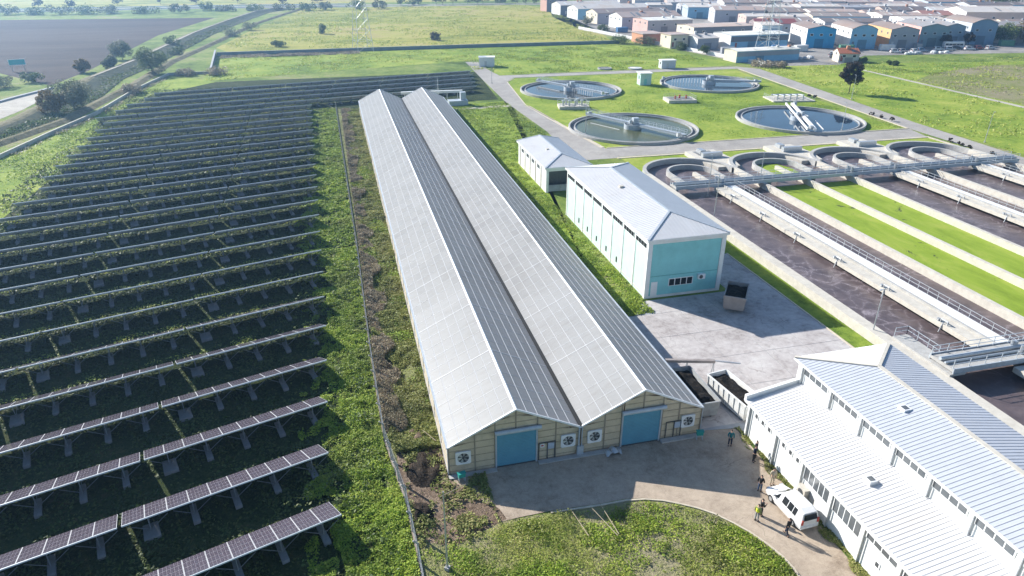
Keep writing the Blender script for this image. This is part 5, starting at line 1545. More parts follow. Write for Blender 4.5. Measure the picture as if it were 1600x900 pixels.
# ================================================================== industrial estate
EA = R(-18)
EU, EV = Vector((math.cos(EA), math.sin(EA))), Vector((-math.sin(EA), math.cos(EA)))
PAINT = {}
def paint(c, rough=.7):
    k = tuple(round(x, 3) for x in c)
    if k not in PAINT: PAINT[k] = plain('paint_%02d' % len(PAINT), c, rough, .07, .3, dirt=tuple(x * .75 for x in c), dirt_scale=.15)
    return PAINT[k]
def roofpaint(c):
    k = ('r',) + tuple(round(x, 3) for x in c)
    if k not in PAINT:
        rust = (min(.6, c[0] * .9 + .06), c[1] * .68 + .03, c[2] * .52 + .02)
        PAINT[k] = wavemat('roof_sheet_%02d' % len(PAINT), c, 'X', 1.1, .3, .6, dirt=rust, line=.35, linecol=tuple(x * .7 for x in c), dscale=.09)
    return PAINT[k]
DET = random.Random(77)
def shed(label, x, y, w, d, h, left, front, roof, ridge='u', rise=1.6, arch=False, windows=0, band=None, name='industrial_shed', cat='shed', group='sheds of the industrial estate', gate=True, rz=EA, over=.3, winz=None):
    if x < 182: rz = R(3)
    t = thing(name, label, cat, (x, y, 0), rz, group)
    ml, mf = paint(left), paint(front)
    mb = MB()
    mb.mat(mf); mb.poly([(0, 0, 0), (w, 0, 0), (w, 0, h), (0, 0, h)]); mb.mat(ml)
    mb.poly([(0, d, 0), (0, 0, 0), (0, 0, h), (0, d, h)]); mb.poly([(w, 0, 0), (w, d, 0), (w, d, h), (w, 0, h)]); mb.poly([(w, d, 0), (0, d, 0), (0, d, h), (w, d, h)])
    rm = roofpaint(roof)
    o = over
    if ridge == 'flat':
        mb.build('wall', None, t)
        rb = MB(); rb.box(-o, -o, h, w + o, d + o, h + .35); rb.build('roof', rm, t)
    elif ridge == 'u':
        mb.mat(ml); mb.poly([(0, d, h), (0, 0, h), (0, d / 2, h + rise)]); mb.poly([(w, 0, h), (w, d, h), (w, d / 2, h + rise)])
        mb.build('wall', None, t)
        rb = MB(); e = rise * o / (d / 2)
        rb.poly([(-o, -o, h - e + .06), (w + o, -o, h - e + .06), (w + o, d / 2, h + rise + .06), (-o, d / 2, h + rise + .06)]); rb.poly([(w + o, d + o, h - e + .06), (-o, d + o, h - e + .06), (-o, d / 2, h + rise + .06), (w + o, d / 2, h + rise + .06)])
        rb.poly([(-o, -o, h - e - .12), (w + o, -o, h - e - .12), (w + o, -o, h - e + .06), (-o, -o, h - e + .06)])
        rb.build('roof', rm, t)
    else:
        n = 10 if arch else 2
        prof = [(w * k / n, h + (rise * math.sin(math.pi * k / n) if arch else rise * (1 - abs(2 * k / n - 1)))) for k in range(n + 1)]
        mb.mat(mf); mb.poly([(p[0], 0, p[1]) for p in prof] + ([] if not arch else [])); mb.mat(ml); mb.poly([(p[0], d, p[1]) for p in reversed(prof)])
        mb.build('wall', None, t)
        rb = MB()
        for k in range(n):
            a, b = prof[k], prof[k + 1]
            rb.poly([(a[0], -o, a[1] + .06), (b[0], -o, b[1] + .06), (b[0], d + o, b[1] + .06), (a[0], d + o, a[1] + .06)])
            rb.poly([(a[0], -o, a[1] - .12), (b[0], -o, b[1] - .12), (b[0], -o, b[1] + .06), (a[0], -o, a[1] + .06)])
        rb.build('roof', rm, t)
    if ridge == 'u':
        for k in range(DET.randint(2, 5)):       # skylight strips and roof vents
            xs_ = DET.uniform(1.5, w - 2.5); wd_ = DET.choice([.9, 1.2])
            def rz_(y_): return h + rise * y_ / (d / 2)
            y0_, y1_ = d * .08, d * DET.uniform(.3, .44)
            b_ = MB(); b_.poly([(xs_, y0_, rz_(y0_) + .11), (xs_ + wd_, y0_, rz_(y0_) + .11), (xs_ + wd_, y1_, rz_(y1_) + .11), (xs_, y1_, rz_(y1_) + .11)]); b_.build('skylight', paint(DET.choice([(.72, .74, .72), (.2, .22, .24), (.55, .52, .45)])), t)
        for k in range(DET.randint(0, 2)):
            xs_, y0_ = DET.uniform(2, w - 3), d * DET.uniform(.3, .5)
            b_ = MB(); b_.box(xs_, y0_, h, xs_ + DET.uniform(.8, 1.8), y0_ + 1.0, rz_(y0_) + DET.uniform(.7, 1.5)); b_.build('roof_vent', paint(DET.choice([(.6, .6, .6), (.3, .3, .32), (.5, .25, .16)])), t)
    elif ridge == 'v' and not arch:
        for k in range(3):
            yy_ = d * (k + .5) / 3; b_ = MB(); b_.box(w * .5 - .5, yy_ - .5, h + rise - .2, w * .5 + .5, yy_ + .5, h + rise + .6); b_.build('ridge_vent', paint((.45, .45, .46)), t)
    if DET.random() < .6:
        b_ = MB(); b_.box(w * .08, -.06, h * .12, w * .08 + 1.0, -.02, h * .12 + 2.1); b_.build('door', paint(DET.choice([(.3, .1, .08), (.2, .22, .26), (.55, .55, .53)])), t)
    if band:
        b_ = MB(); b_.box(.2, -.06, h * .52, w - .2, -.02, h * .9); b_.build('window_band', paint(band), t)
    if windows:
        n = windows
        zz = winz or h * .68
        for k in range(n):
            cx = w * (k + .5) / n
            b_ = MB(); b_.box(cx - .75, -.07, zz - .5, cx + .75, -.02, zz + .55); fr = b_.build('window', M['white_metal'], t)
            b_ = MB(); b_.box(cx - .62, -.085, zz - .4, cx + .62, -.071, zz + .45); b_.build('pane', M['glass'], fr)
        m_ = max(1, int(d / 6))
        for k in range(m_):
            cy = d * (k + .5) / m_
            b_ = MB(); b_.box(-.06, cy - .7, h * .72, -.02, cy + .7, h * .72 + 1.0); fr = b_.build('window', M['steel'], t)
            b_ = MB(); b_.box(-.075, cy - .58, h * .72 + .1, -.061, cy + .58, h * .72 + .9); b_.build('pane', M['glass_grey'], fr)
    if gate:
        b_ = MB(); b_.box(w * .3, -.05, 0.02, w * .3 + min(4, w * .4), -.015, min(4, h * .55)); b_.build('gate', paint(tuple(c * .55 for c in front)), t)
    return t
WHT, CRM, PNK, ORG, BLU, LBL, GRY, DGR = (.76, .74, .71), (.74, .65, .50), (.66, .42, .36), (.64, .30, .17), (.05, .34, .60), (.24, .47, .64), (.34, .35, .38), (.14, .16, .19)
RBR, RGY, RPK, RWH, RDK = (.30, .24, .21), (.33, .32, .32), (.48, .38, .33), (.66, .60, .54), (.19, .16, .15)
shed('long low shed with pale roof nearest the plant, blue lower wall', 158.5, 258.5, 30, 9, 4.4, CRM, LBL, (.82, .78, .70), 'u', .45, band=GRY, windows=0)
shed('shed with broad white roof and dark glass strip behind the low shed', 178, 297, 31, 15, 6.0, WHT, LBL, (.84, .82, .78), 'u', .5, band=DGR)
shed('white parapet shed with grey gable between the low shed and brick yard', 163, 300, 11, 14, 4.8, WHT, GRY, RWH, 'u', 1.2)
shed('cream house with flat terrace behind the white boundary path', 152.5, 306, 9, 10, 5.8, CRM, CRM, RPK, 'flat', windows=2, name='estate_house', cat='house')
shed('red brick walled yard building at the bend of the boundary path', 147, 325, 11, 12, 4.4, ORG, (.45, .2, .13), RPK, 'flat')
shed('pink and cream workshop beside the red brick building', 166, 362, 27, 18, 7.2, PNK, (.45, .40, .40), (.8, .76, .70), 'u', .6, windows=4)
shed('shed with beige pink roof behind the white parapet shed', 177, 331, 34, 17, 6.4, CRM, DGR, (.62, .50, .42), 'u', .7, windows=3)
shed('white gabled shed with pinkish roof left of the pink workshop', 164, 393, 38, 18, 6.4, WHT, (.40, .40, .45), RPK, 'u', 2.2, windows=4)
shed('cream walled shed with long brown roof left of white gabled shed', 161, 425, 50, 18, 6.2, CRM, (.36, .34, .38), RBR, 'u', 2.0, windows=4)
shed('white walled shed with long cream roof, second from left by the meadow', 159, 456, 52, 19, 6.6, WHT, LBL, RWH, 'u', 2.0, windows=4)
shed('white end shed with pale roof nearest the meadow corner', 158, 490, 46, 18, 6.6, WHT, DGR, RWH, 'u', 2.0, windows=3)
shed('tall dark glazed block at the left end of the estate', 157, 520, 16, 14, 10.5, (.5, .3, .24), DGR, RGY, 'flat', windows=3)
shed('dark red roofed shed in the middle of the estate', 216, 338, 21, 15, 6.8, (.25, .2, .2), (.4, .42, .46), (.26, .08, .08), 'u', 1.8, windows=2)
shed('white block with stained wall left of the bright blue shed', 203, 312, 9.5, 16, 8.4, WHT, (.45, .55, .62), RWH, 'flat', windows=2)
shed('bright blue gabled shed with white side wall', 215, 293.5, 13, 26, 8.4, WHT, BLU, RBR, 'v', 1.4, windows=3)
shed('blue round-roofed shed beside the red tiled house', 232.5, 285.5, 11.5, 27, 8.6, WHT, LBL, RBR, 'v', 1.8, arch=True, windows=3)
shed('grey gabled shed with orange side wall', 250, 281, 12.5, 27, 8.4, (.68, .42, .2), GRY, RBR, 'v', 1.5, windows=3)
shed('teal grey gabled shed with red and white side wall', 269, 284, 13, 27, 8.8, (.66, .40, .36), (.24, .34, .38), RGY, 'v', 1.5, windows=3)
shed('steel grey shed with white side wall right of the teal grey shed', 285, 286, 9, 26, 8.6, (.68, .55, .45), (.28, .36, .44), RGY, 'v', 1.3, windows=2)
shed('slate blue round-roofed shed at the right end of the front row', 299, 285.5, 12, 27, 9.6, (.5, .55, .6), (.20, .30, .42), RBR, 'v', 1.9, arch=True, windows=2)
shed('large white factory with white roof at the right edge', 352, 342, 62, 26, 9.5, WHT, (.6, .5, .46), RWH, 'u', 2.2, windows=6, cat='factory', name='factory')
shed('cream two-storey office beside the large white factory', 333, 352, 17, 20, 7.5, WHT, CRM, (.4, .2, .16), 'u', 1.8, windows=3, cat='office', name='office_building')
hs = shed('small cream house with red tiled hip roof at the estate edge', 199.5, 249.5, 8.0, 7.0, 3.6, CRM, (.55, .52, .5), (.48, .17, .09), 'u', 1.6, windows=2, name='estate_house', cat='house')
# rows of sheds behind
rr = random.Random(5)
roofs = [('brown', RBR), ('grey', RGY), ('dark', RDK), ('pinkish', RPK), ('pale', RWH), ('brown', (.34, .28, .25)), ('grey', (.38, .38, .40))]
wallc = [WHT, CRM, (.5, .5, .52), (.55, .42, .36), (.42, .48, .54)]
for r in range(9):
    vv = 372 + r * 31
    u = {0: 128, 1: 112, 2: 104, 3: 92, 4: 84, 5: 62, 6: 52, 7: 44, 8: 36}[r] + rr.uniform(-4, 4)
    umax = 320 + r * 9
    k = 0
    while u < umax:
        w_ = rr.uniform(17, 36)
        nm, rc = roofs[rr.choice([0, 0, 1, 2, 3, 3, 4, 4, 5, 6])]
        wl = rr.choice(wallc); wf = rr.choice([GRY, (.42, .44, .48), (.5, .46, .44), LBL])
        p = EU * u + EV * (vv + rr.uniform(-2, 2))
        k += 1
        clash = (327 < p.x < 420 and 315 < p.y < 385)
        if not clash and p.y < 575 - .6 * (p.x - 294) and 0.62 * p.y + 330 > p.x and p.x < 640:
            shed('%s roofed shed, %s from the left in the %s estate row behind the blue fronts' % (nm, ORD[k], ORD[r + 1]), p.x, p.y, w_, rr.uniform(19, 25), rr.uniform(5.5, 8.0), wl, wf, rc, 'u', rr.uniform(.7, 1.8), windows=2)
        u += w_ + rr.choice([1.0, 2.5, 6.0])
w = thing('boundary_wall', 'white boundary wall following the pale path along the estate', 'wall', (150, 330, 0))
mb = MB(); mb.sweep([(-9, 72), (7.5, -30), (16, -81)], [(-.15, 0), (.15, 0), (.15, 1.3), (-.15, 1.3)]); mb.build('wall_face', M['white'], w)

# ------------------------------------------------------------------ vehicles
def car_mesh_parts(t, body, van=True, L=4.4, Wd=1.82):
    hw = Wd / 2
    k = L / 4.4
    st_ = [(2.20, .66, .58, .66, .26), (2.10, .84, .72, .74, .24), (1.30, 1.02, .94, .79, .24), (0.55, 1.64, 1.0, .64, .24), (0.20, 1.76, 1.0, .66, .24), (-1.50, 1.80, 1.02, .68, .24), (-2.02, 1.72, 1.02, .66, .26), (-2.17, 1.06, .98, .80, .30), (-2.20, .62, .56, .80, .34)]
    rows = []
    for x, zt, zb, wt, z0 in st_:
        x *= k
        f = .93 if abs(x) > 2.0 * k else 1.0
        half = [(x, hw * f * .93, z0), (x, hw * f, .5), (x, hw * f * .985, zb), (x, min(wt, hw * f) * .99, zt - .05), (x, min(wt, hw * f) * .8, zt)]
        rows.append(half + [(p[0], -p[1], p[2]) for p in reversed(half)])
    mb = MB()
    n, m_ = len(rows), len(rows[0])
    v = [p for r_ in rows for p in r_]
    f = [(i * m_ + j, (i + 1) * m_ + j, (i + 1) * m_ + (j + 1) % m_, i * m_ + (j + 1) % m_) for i in range(n - 1) for j in range(m_)]
    f += [tuple(range(m_)), tuple(range((n - 1) * m_, n * m_))[::-1]]
    mb.faces(v, f); b = mb.build('body', body, t)
    def quad_on(r0, r1, j, a0, a1, h0, h1, off):
        A0, A1 = Vector(rows[r0][j]), Vector(rows[r0][j + 1]); B0, B1 = Vector(rows[r1][j]), Vector(rows[r1][j + 1])
        def P(a, h): return (A0.lerp(A1, h)).lerp(B0.lerp(B1, h), a)
        q = [P(a0, h0), P(a1, h0), P(a1, h1), P(a0, h1)]
        nn = (q[1] - q[0]).cross(q[3] - q[0]).normalized()
        c = sum(q, Vector()) / 4
        if nn.dot(c - Vector((0, 0, .9))) < 0: nn = -nn
        return [p + nn * off for p in q]
    # side windows, windscreen, rear window
    for side in (0, 1):
        j = 2 if side == 0 else m_ - 4
        hh = (.08, .92) if side == 0 else (.08, .92)
        for r0, r1, a0, a1 in ((2, 3, .45, .98), (4, 5, .02, .36), (4, 5, .40, .72), (4, 5, .76, .98)):
            w_ = MB(); w_.poly(quad_on(r0, r1, j, a0, a1, hh[0], hh[1], .012)); w_.build('side_window', M['glass'], t)
    ws = MB(); a, bb = rows[2], rows[3]
    ws.poly([Vector(p) + Vector((.02, 0, .02)) for p in (Vector(a[4]).lerp(Vector(bb[4]), .1), Vector(a[5]).lerp(Vector(bb[5]), .1), Vector(a[5]).lerp(Vector(bb[5]), .95), Vector(a[4]).lerp(Vector(bb[4]), .95))]); ws.build('windscreen', M['glass'], t)
    rw = MB(); xr = -2.13 * k
    rw.poly([(xr - .075, -.62, 1.10), (xr - .075, .62, 1.10), (xr + .02, .55, 1.62), (xr + .02, -.55, 1.62)]); rw.build('rear_window', M['glass'], t)
    for s in (-1, 1):
        q = MB(); q.box(-2.235 * k, s * .72 - .08, .75, -2.17 * k, s * .72 + .08, 1.2); q.build('tail_light', M['red'], t)
        q = MB(); q.box(2.08 * k, s * .62 - .16, .64, 2.235 * k, s * .62 + .16, .8); q.build('headlight', M['steel_lite'], t)
        q = MB(); q.box(.95 * k, s * (hw + .1) - .1, 1.0, 1.1 * k, s * (hw + .1) + .1, 1.18); q.build('wing_mirror', body, t)
        for x in (1.38 * k, -1.35 * k):
            q = MB(); q.tube((x, s * (hw - .2), .32), (x, s * (hw + .015), .32), .32, n=18); wh = q.build('wheel', M['black'], t)
            q = MB(); q.tube((x, s * (hw + .01), .32), (x, s * (hw + .03), .32), .19, n=14); q.build('rim', M['steel'], wh)
    q = MB(); q.box(-2.25 * k, -.8, .32, -2.12 * k, .8, .56); q.build('rear_bumper', body, t)
    q = MB(); q.box(-2.262 * k, -.26, .4, -2.251 * k, .26, .51); q.build('number_plate', M['white_metal'], t)
def carpaint(name, c):
    m, nt, b = nmat(name); b.inputs['Base Color'].default_value = c4(c); b.inputs['Roughness'].default_value = .25; b.inputs['Coat Weight'].default_value = .6
    v = coords(nt); nt.links.new(ramp(nt, noise(nt, v, 1.5, 4), [(.3, tuple(x * .93 for x in c)), (.7, c)]), b.inputs['Base Color']); return m
t = thing('parked_van', 'white passenger van parked beside the white hall with people around', 'van', (32.2, 35.2, .033), R(93))
car_mesh_parts(t, carpaint('white_car_paint', (.78, .78, .78)))
spots = [(243, 268, 'white', (.7, .7, .7)), (247.5, 268.5, 'grey', (.3, .31, .33)), (252, 266.5, 'white', (.7, .7, .7)), (257, 268, 'blue', (.1, .2, .32)), (268, 270, 'white', (.72, .72, .7)), (273, 268.5, 'silver', (.5, .51, .53)), (278, 270, 'dark', (.06, .07, .09)), (283, 268, 'white', (.7, .7, .7)), (289, 269, 'red', (.3, .06, .05)), (294.5, 268, 'silver', (.5, .51, .53)), (212, 268, 'white', (.7, .7, .7)), (207, 262, 'grey', (.3, .3, .3))]
PROTO = {}
for i, (x, y, nm, c) in enumerate(spots):
    lab = '%s car, %s in the line parked along the estate green' % (nm, ORD[i + 1] + ' from the left' if i < 10 else ('near the red tiled house' if i == 10 else 'by the low shed'))
    if nm not in PROTO:
        t = thing('parked_car', lab, 'car', (x, y, .03), R(rr.uniform(-40, 20)), 'cars parked at the estate')
        car_mesh_parts(t, carpaint('%s_car_paint' % nm, c)); PROTO[nm] = t
    else:
        t = copy_tree(PROTO[nm]); t.location = (x, y, .03); t.rotation_euler = (0, 0, R(rr.uniform(-40, 20))); t['label'] = lab
t = thing('minibus', 'white minibus parked in the estate yard in front of teal grey shed', 'bus', (281, 275.5, .03), R(-18))
mb = MB(); mb.prism([(-4.5, -1.2), (4.3, -1.2), (4.6, -.8), (4.6, .8), (4.3, 1.2), (-4.5, 1.2)], .4, 2.2, True); mb.build('body', carpaint('bus_paint', (.75, .75, .75)), t)
mb = MB(); mb.prism([(-4.35, -1.1), (4.1, -1.1), (4.35, -.7), (4.35, .7), (4.1, 1.1), (-4.35, 1.1)], 2.2, 2.95, True); mb.build('roof', M['white_metal'], t)
for s in (-1, 1):
    for k in range(5):
        mb = MB(); mb.box(-4.1 + k * 1.6, s * 1.215 - .012, 1.35, -2.7 + k * 1.6, s * 1.215 + .012, 2.1); mb.build('side_window', M['glass'], t)
    for x in (-2.8, 2.9):
        mb = MB(); mb.tube((x, s * .95, .45), (x, s * 1.22, .45), .45, n=14); mb.build('wheel', M['black'], t)
cl = random.Random(9)
for i, (x, y) in enumerate(((170, 285), (172, 318), (196, 286), (206, 284), (226, 279), (245, 276), (262, 277), (186, 352), (190, 385), (186, 418), (186, 448), (312, 276), (322, 300), (160, 352), (158, 378))):
    cname, cc = cl.choice([('rust red', (.35, .12, .08)), ('blue', (.08, .2, .38)), ('white', (.7, .7, .68)), ('grey', (.35, .36, .38)), ('green', (.1, .25, .16))])
    t = thing('storage_box', '%s storage container, %s from the nearest in the estate yards' % (cname, ORD[i + 1]), 'container', (x, y, 0), R(cl.choice([-18, 72, -10, 3])), 'containers in the estate yards')
    mb = MB(); mb.box(-3, -1.2, .1, 3, 1.2, 2.6); mb.build('box', wavemat('container_%02d' % i, cc, 'X', .35, .6, .6, dirt=tuple(k_ * .6 for k_ in cc)), t)
    mb = MB()
    for sx in (-3.0, 3.0):
        for sy in (-1.2, 1.2): mb.box(sx - .08, sy - .08, 0, sx + .08, sy + .08, 2.68)
    mb.build('corner_posts', paint(tuple(k_ * .8 for k_ in cc)), t)
    mb = MB(); mb.box(3.0, -1.05, .2, 3.05, -.03, 2.5); mb.box(3.0, .03, .2, 3.05, 1.05, 2.5); mb.build('doors', paint(cc), t)
# heaps of bags and scrap at the estate edge
for i, (x, y, lab) in enumerate(((247, 262.5, 'heap of pale sacks at the left of the parked cars'), (262, 263, 'heap of white sacks below the teal grey shed'), (191.5, 262, 'heap of white scrap beside the low shed'))):
    t = thing('sack_heap', lab, 'heap', (x, y, 0))
    r3 = random.Random(i)
    for k in range(9):
        mb = MB(); s_ = r3.uniform(.6, 1.1); px, py = r3.uniform(-4, 4), r3.uniform(-1.4, 1.4)
        mb.lathe([(.05, 0), (s_, .1), (s_ * 1.05, s_ * .6), (s_ * .7, s_ * 1.1), (.05, s_ * 1.2)], 9, c=(px, py)); mb.build('sack', paint((.66, .66, .64) if k % 3 else (.4, .42, .45)), t)

# ------------------------------------------------------------------ people
def skin_obj(name, pts, edges, radii, mat, parent, root=0, sub=1):
    me = bpy.data.meshes.new(name)
    me.from_pydata([Vector(p) for p in pts], edges, [])
    o = bpy.data.objects.new(name, me)
    COL.objects.link(o)
    m = o.modifiers.new('skin', 'SKIN'); m.use_smooth_shade = True
    for i, r_ in enumerate(radii):
        me.skin_vertices[0].data[i].radius = (r_, r_) if not isinstance(r_, tuple) else r_
        me.skin_vertices[0].data[i].use_root = (i == root)
    s = o.modifiers.new('sub', 'SUBSURF'); s.levels = sub; s.render_levels = sub
    dg = bpy.context.evaluated_depsgraph_get()
    nm = bpy.data.meshes.new_from_object(o.evaluated_get(dg))
    bpy.data.objects.remove(o)
    nm.materials.clear(); nm.materials.append(mat)
    for p in nm.polygons: p.use_smooth = True
    return link(name, nm, parent)


def person(label, x, y, rz, top, legs, pose='stand', vest=None, hair='hair', h=1.76):
    k = h / 1.76
    t = thing('person', label, 'person', (x, y, .034), rz)
    t.scale = (k, k, k)
    # joints; facing +y
    hipw, shw = .10, .19
    if pose == 'walk': lf, rf = (.11, .25, .09), (-.11, -.22, .10); lk, rk = (.11, .14, .50), (-.11, -.02, .49)
    else: lf, rf = (.12, .02, .08), (-.12, -.02, .08); lk, rk = (.11, .03, .50), (-.11, .02, .50)
    if pose == 'hold': le, lw = (.27, .06, 1.12), (.10, .30, 1.22); re, rw = (-.27, .06, 1.12), (-.08, .30, 1.22)
    elif pose == 'one': le, lw = (.28, .0, 1.12), (.16, .26, 1.10); re, rw = (-.26, -.03, 1.12), (-.27, .05, .86)
    else: le, lw = (.26, -.02, 1.13), (.27, .05, .87); re, rw = (-.26, -.02, 1.13), (-.27, .05, .87)
    pts = [(0, 0, .95), (0, .01, 1.12), (0, .0, 1.32), (0, 0, 1.46), (0, .01, 1.54), (0, .03, 1.63), (0, .03, 1.73),
           (hipw, 0, .90), lk, lf, (lf[0] + .01, lf[1] + .16, .04), (-hipw, 0, .90), rk, rf, (rf[0] - .01, rf[1] + .16, .04),
           (shw, 0, 1.43), le, lw, (-shw, 0, 1.43), re, rw]
    ed = [(0, 1), (1, 2), (2, 3), (3, 4), (4, 5), (5, 6), (0, 7), (7, 8), (8, 9), (9, 10), (0, 11), (11, 12), (12, 13), (13, 14), (3, 15), (15, 16), (16, 17), (3, 18), (18, 19), (19, 20)]
    rad = [.14, .125, .145, .10, .055, .095, .07, .09, .062, .045, .035, .09, .062, .045, .035, .065, .045, .032, .065, .045, .032]
    for wi, ei, sg in ((17, 16, 1), (20, 19, -1)):
        wv = Vector(pts[wi]); d = (wv - Vector(pts[ei])).normalized()
        side = d.cross(Vector((0, 0, 1))) if abs(d.z) < .8 else Vector((0, 1, 0))
        side.normalize(); pn = d.cross(side)
        palm = wv + d * .06
        pts.append(tuple(palm)); rad.append(.034); ip = len(pts) - 1; ed.append((wi, ip))
        for q, (off, ln) in enumerate(((-.030, .075), (-.010, .085), (.010, .080), (.030, .062))):
            a = palm + side * off + d * .04; b = a + d * ln * .55 + pn * .008; c = b + d * ln * .45 + pn * .022
            i0 = len(pts); pts += [tuple(a), tuple(b), tuple(c)]; rad += [.0095, .009, .007]; ed += [(ip, i0), (i0, i0 + 1), (i0 + 1, i0 + 2)]
        a = wv + d * .03 - side * .038; b = a + d * .035 - side * .02
        i0 = len(pts); pts += [tuple(a), tuple(b)]; rad += [.011, .009]; ed += [(wi, i0), (i0, i0 + 1)]
    skin_obj('body', pts, ed, rad, M['skin'], t)
    jp = [(0, 0, .86), (0, .01, 1.12), (0, .0, 1.32), (0, 0, 1.45), (shw, 0, 1.43), le, tuple(Vector(le).lerp(Vector(lw), .88)), (-shw, 0, 1.43), re, tuple(Vector(re).lerp(Vector(rw), .88))]
    skin_obj('jacket', jp, [(0, 1), (1, 2), (2, 3), (3, 4), (4, 5), (5, 6), (3, 7), (7, 8), (8, 9)], [.165, .15, .17, .105, .085, .062, .048, .085, .062, .048], top, t)
    for sg, kn, an in ((1, lk, lf), (-1, rk, rf)):
        skin_obj('trouser_leg', [(sg * .065, 0, .99), (sg * .095, 0, .84), kn, tuple(Vector(kn).lerp(Vector(an), .92))], [(0, 1), (1, 2), (2, 3)], [.10, .105, .078, .062], legs, t)
    for f_ in (lf, rf): skin_obj('shoe', [(f_[0], f_[1] - .05, .05), (f_[0], f_[1] + .06, .05), (f_[0], f_[1] + .19, .045)], [(0, 1), (1, 2)], [.05, .055, .04], M['black'], t)
    skin_obj('hair', [(0, -.03, 1.66), (0, .0, 1.73), (0, .05, 1.745)], [(0, 1), (1, 2)], [.09, .09, .06], M[hair], t)
    # face: nose, eyes, ears, mouth in one small part
    mb = MB(); mb.cbox((0, .135, 1.615), .03, .04, .05); mb.cbox((.1, .03, 1.63), .03, .05, .06); mb.cbox((-.1, .03, 1.63), .03, .05, .06); mb.build('nose_and_ears', M['skin'], t)
    mb = MB(); mb.cbox((.036, .118, 1.645), .03, .02, .014); mb.cbox((-.036, .118, 1.645), .03, .02, .014); mb.cbox((0, .118, 1.575), .05, .02, .012); mb.build('eyes_and_mouth', M['hair'], t)
    if vest: skin_obj('vest', [(0, 0, .92), (0, .01, 1.12), (0, 0, 1.32), (0, 0, 1.43)], [(0, 1), (1, 2), (2, 3)], [.185, .175, .19, .15], vest, t)
    return t
cloth = lambda n, c: plain(n, c, .85, .12, 8.0)
NAVY, BLK, JEAN, KHK = cloth('navy_cloth', (.015, .022, .045)), cloth('black_cloth', (.018, .018, .02)), cloth('denim', (.05, .085, .15)), cloth('khaki_cloth', (.38, .33, .25))
person('person in teal jacket and dark trousers standing in the greenhouse shadow', 31.7, 43.8, R(150), cloth('teal_cloth', (.02, .16, .17)), NAVY, 'one')
person('person in dark blue clothes at the edge of the shadow by the verge', 32.6, 41.3, R(200), NAVY, BLK, 'hold')
person('person in black behind the one in dark blue by the verge', 33.1, 41.9, R(215), BLK, BLK, 'stand')
person('person in black top and blue jeans facing the front of the van', 31.0, 37.8, R(-60), BLK, JEAN, 'one')
person('person in light beige clothes between the van and the white hall', 32.5, 38.3, R(170), KHK, KHK, 'stand')
person('person in yellow safety vest standing left of the van', 28.9, 34.9, R(-70), cloth('olive_cloth', (.25, .27, .10)), cloth('pale_trousers', (.30, .31, .30)), 'stand', vest=plain('hi_vis', (.62, .72, .04), .7, .08))
person('person in black beside the one with the yellow vest', 29.55, 35.35, R(-100), BLK, BLK, 'hold')
person('person in dark jacket at the rear corner of the van', 30.4, 33.0, R(20), BLK, NAVY, 'walk')

# ------------------------------------------------------------------ small things around the greenhouse
def cabinet(label, x, y, rz=0):
    t = thing('hose_cabinet', label, 'cabinet', (x, y, .03), rz); t.scale = (1, .8, .72)
    mb = MB(); mb.box(-.3, -.2, .75, .3, .2, 1.3); mb.build('box', M['sign_green'], t)
    mb = MB(); mb.box(-.36, -.26, 1.3, .36, .26, 1.36); mb.build('lid', M['sign_green'], t)
    mb = MB()
    for sx in (-.26, .26): mb.box(sx - .03, -.16, 0, sx + .03, -.1, .75); mb.box(sx - .03, .1, 0, sx + .03, .16, .75)
    mb.build('stand', M['steel_lite'], t)
cabinet('green box on a stand at the left front corner of the greenhouse', 6.9, 45.1, .2)
cabinet('green box on a stand at the right front corner of the greenhouse', 29.4, 45.3, -.2)
t = thing('scrap_sheet', 'crumpled pale plastic sheet leaning left of the right blue shutter', 'sheet', (20.9, 45.5, .04))
v = [(x, y, max(0, .75 - abs(x) * .5 - abs(y) * .4 + .18 * math.sin(7 * x + 3 * y))) for x in np.linspace(-1, 1, 9) for y in np.linspace(-.6, .55, 6)]
mb = MB(); mb.faces(v, [(i * 6 + j, (i + 1) * 6 + j, (i + 1) * 6 + j + 1, i * 6 + j + 1) for i in range(8) for j in range(5)]); mb.build('sheet', M['steel'], t); t.scale = (.75, .75, .7)
# heap of dark earth and pulled-up stems beside the fence
def mound(name, label, x, y, rx, ry, h, mat, seed):
    n = 16; v = []
    for i in range(n + 1):
        for j in range(n + 1):
            a, b = -1 + 2 * i / n, -1 + 2 * j / n
            e = max(0, 1 - (a * a + b * b))
            z = h * e * (.75 + .6 * mnoise.noise(Vector((a * 2.5 + seed, b * 2.5, seed)))) - .03
            v.append((a * rx, b * ry, z))
    mb = MB(); mb.faces(v, [(i * (n + 1) + j, (i + 1) * (n + 1) + j, (i + 1) * (n + 1) + j + 1, i * (n + 1) + j + 1) for i in range(n) for j in range(n)])
    return tag(mb.build(name, mat, loc=(x, y, .03)), label, 'heap')
M['dark_soil'] = groundmat('dark_compost', [(0, (.012, .010, .009)), (.5, (.035, .028, .022)), (1, (.10, .075, .055))], (.8, 3, 10), (.3, .4, .3), 1, .2)
mound('compost_heap', 'dark compost heap between the fence and the greenhouse corner', 4.0, 47.6, 1.7, 2.6, .7, M['dark_soil'], 1.3)
mound('compost_heap', 'smaller dark heap in front of the compost by the fence', 3.0, 42.0, 1.1, 1.6, .5, M['dark_soil'], 5.3)
mound('soil_heap', 'reddish brown soil heap behind the compost heap', 3.4, 52.2, 1.6, 1.8, .45, M['soil'], 8.1)
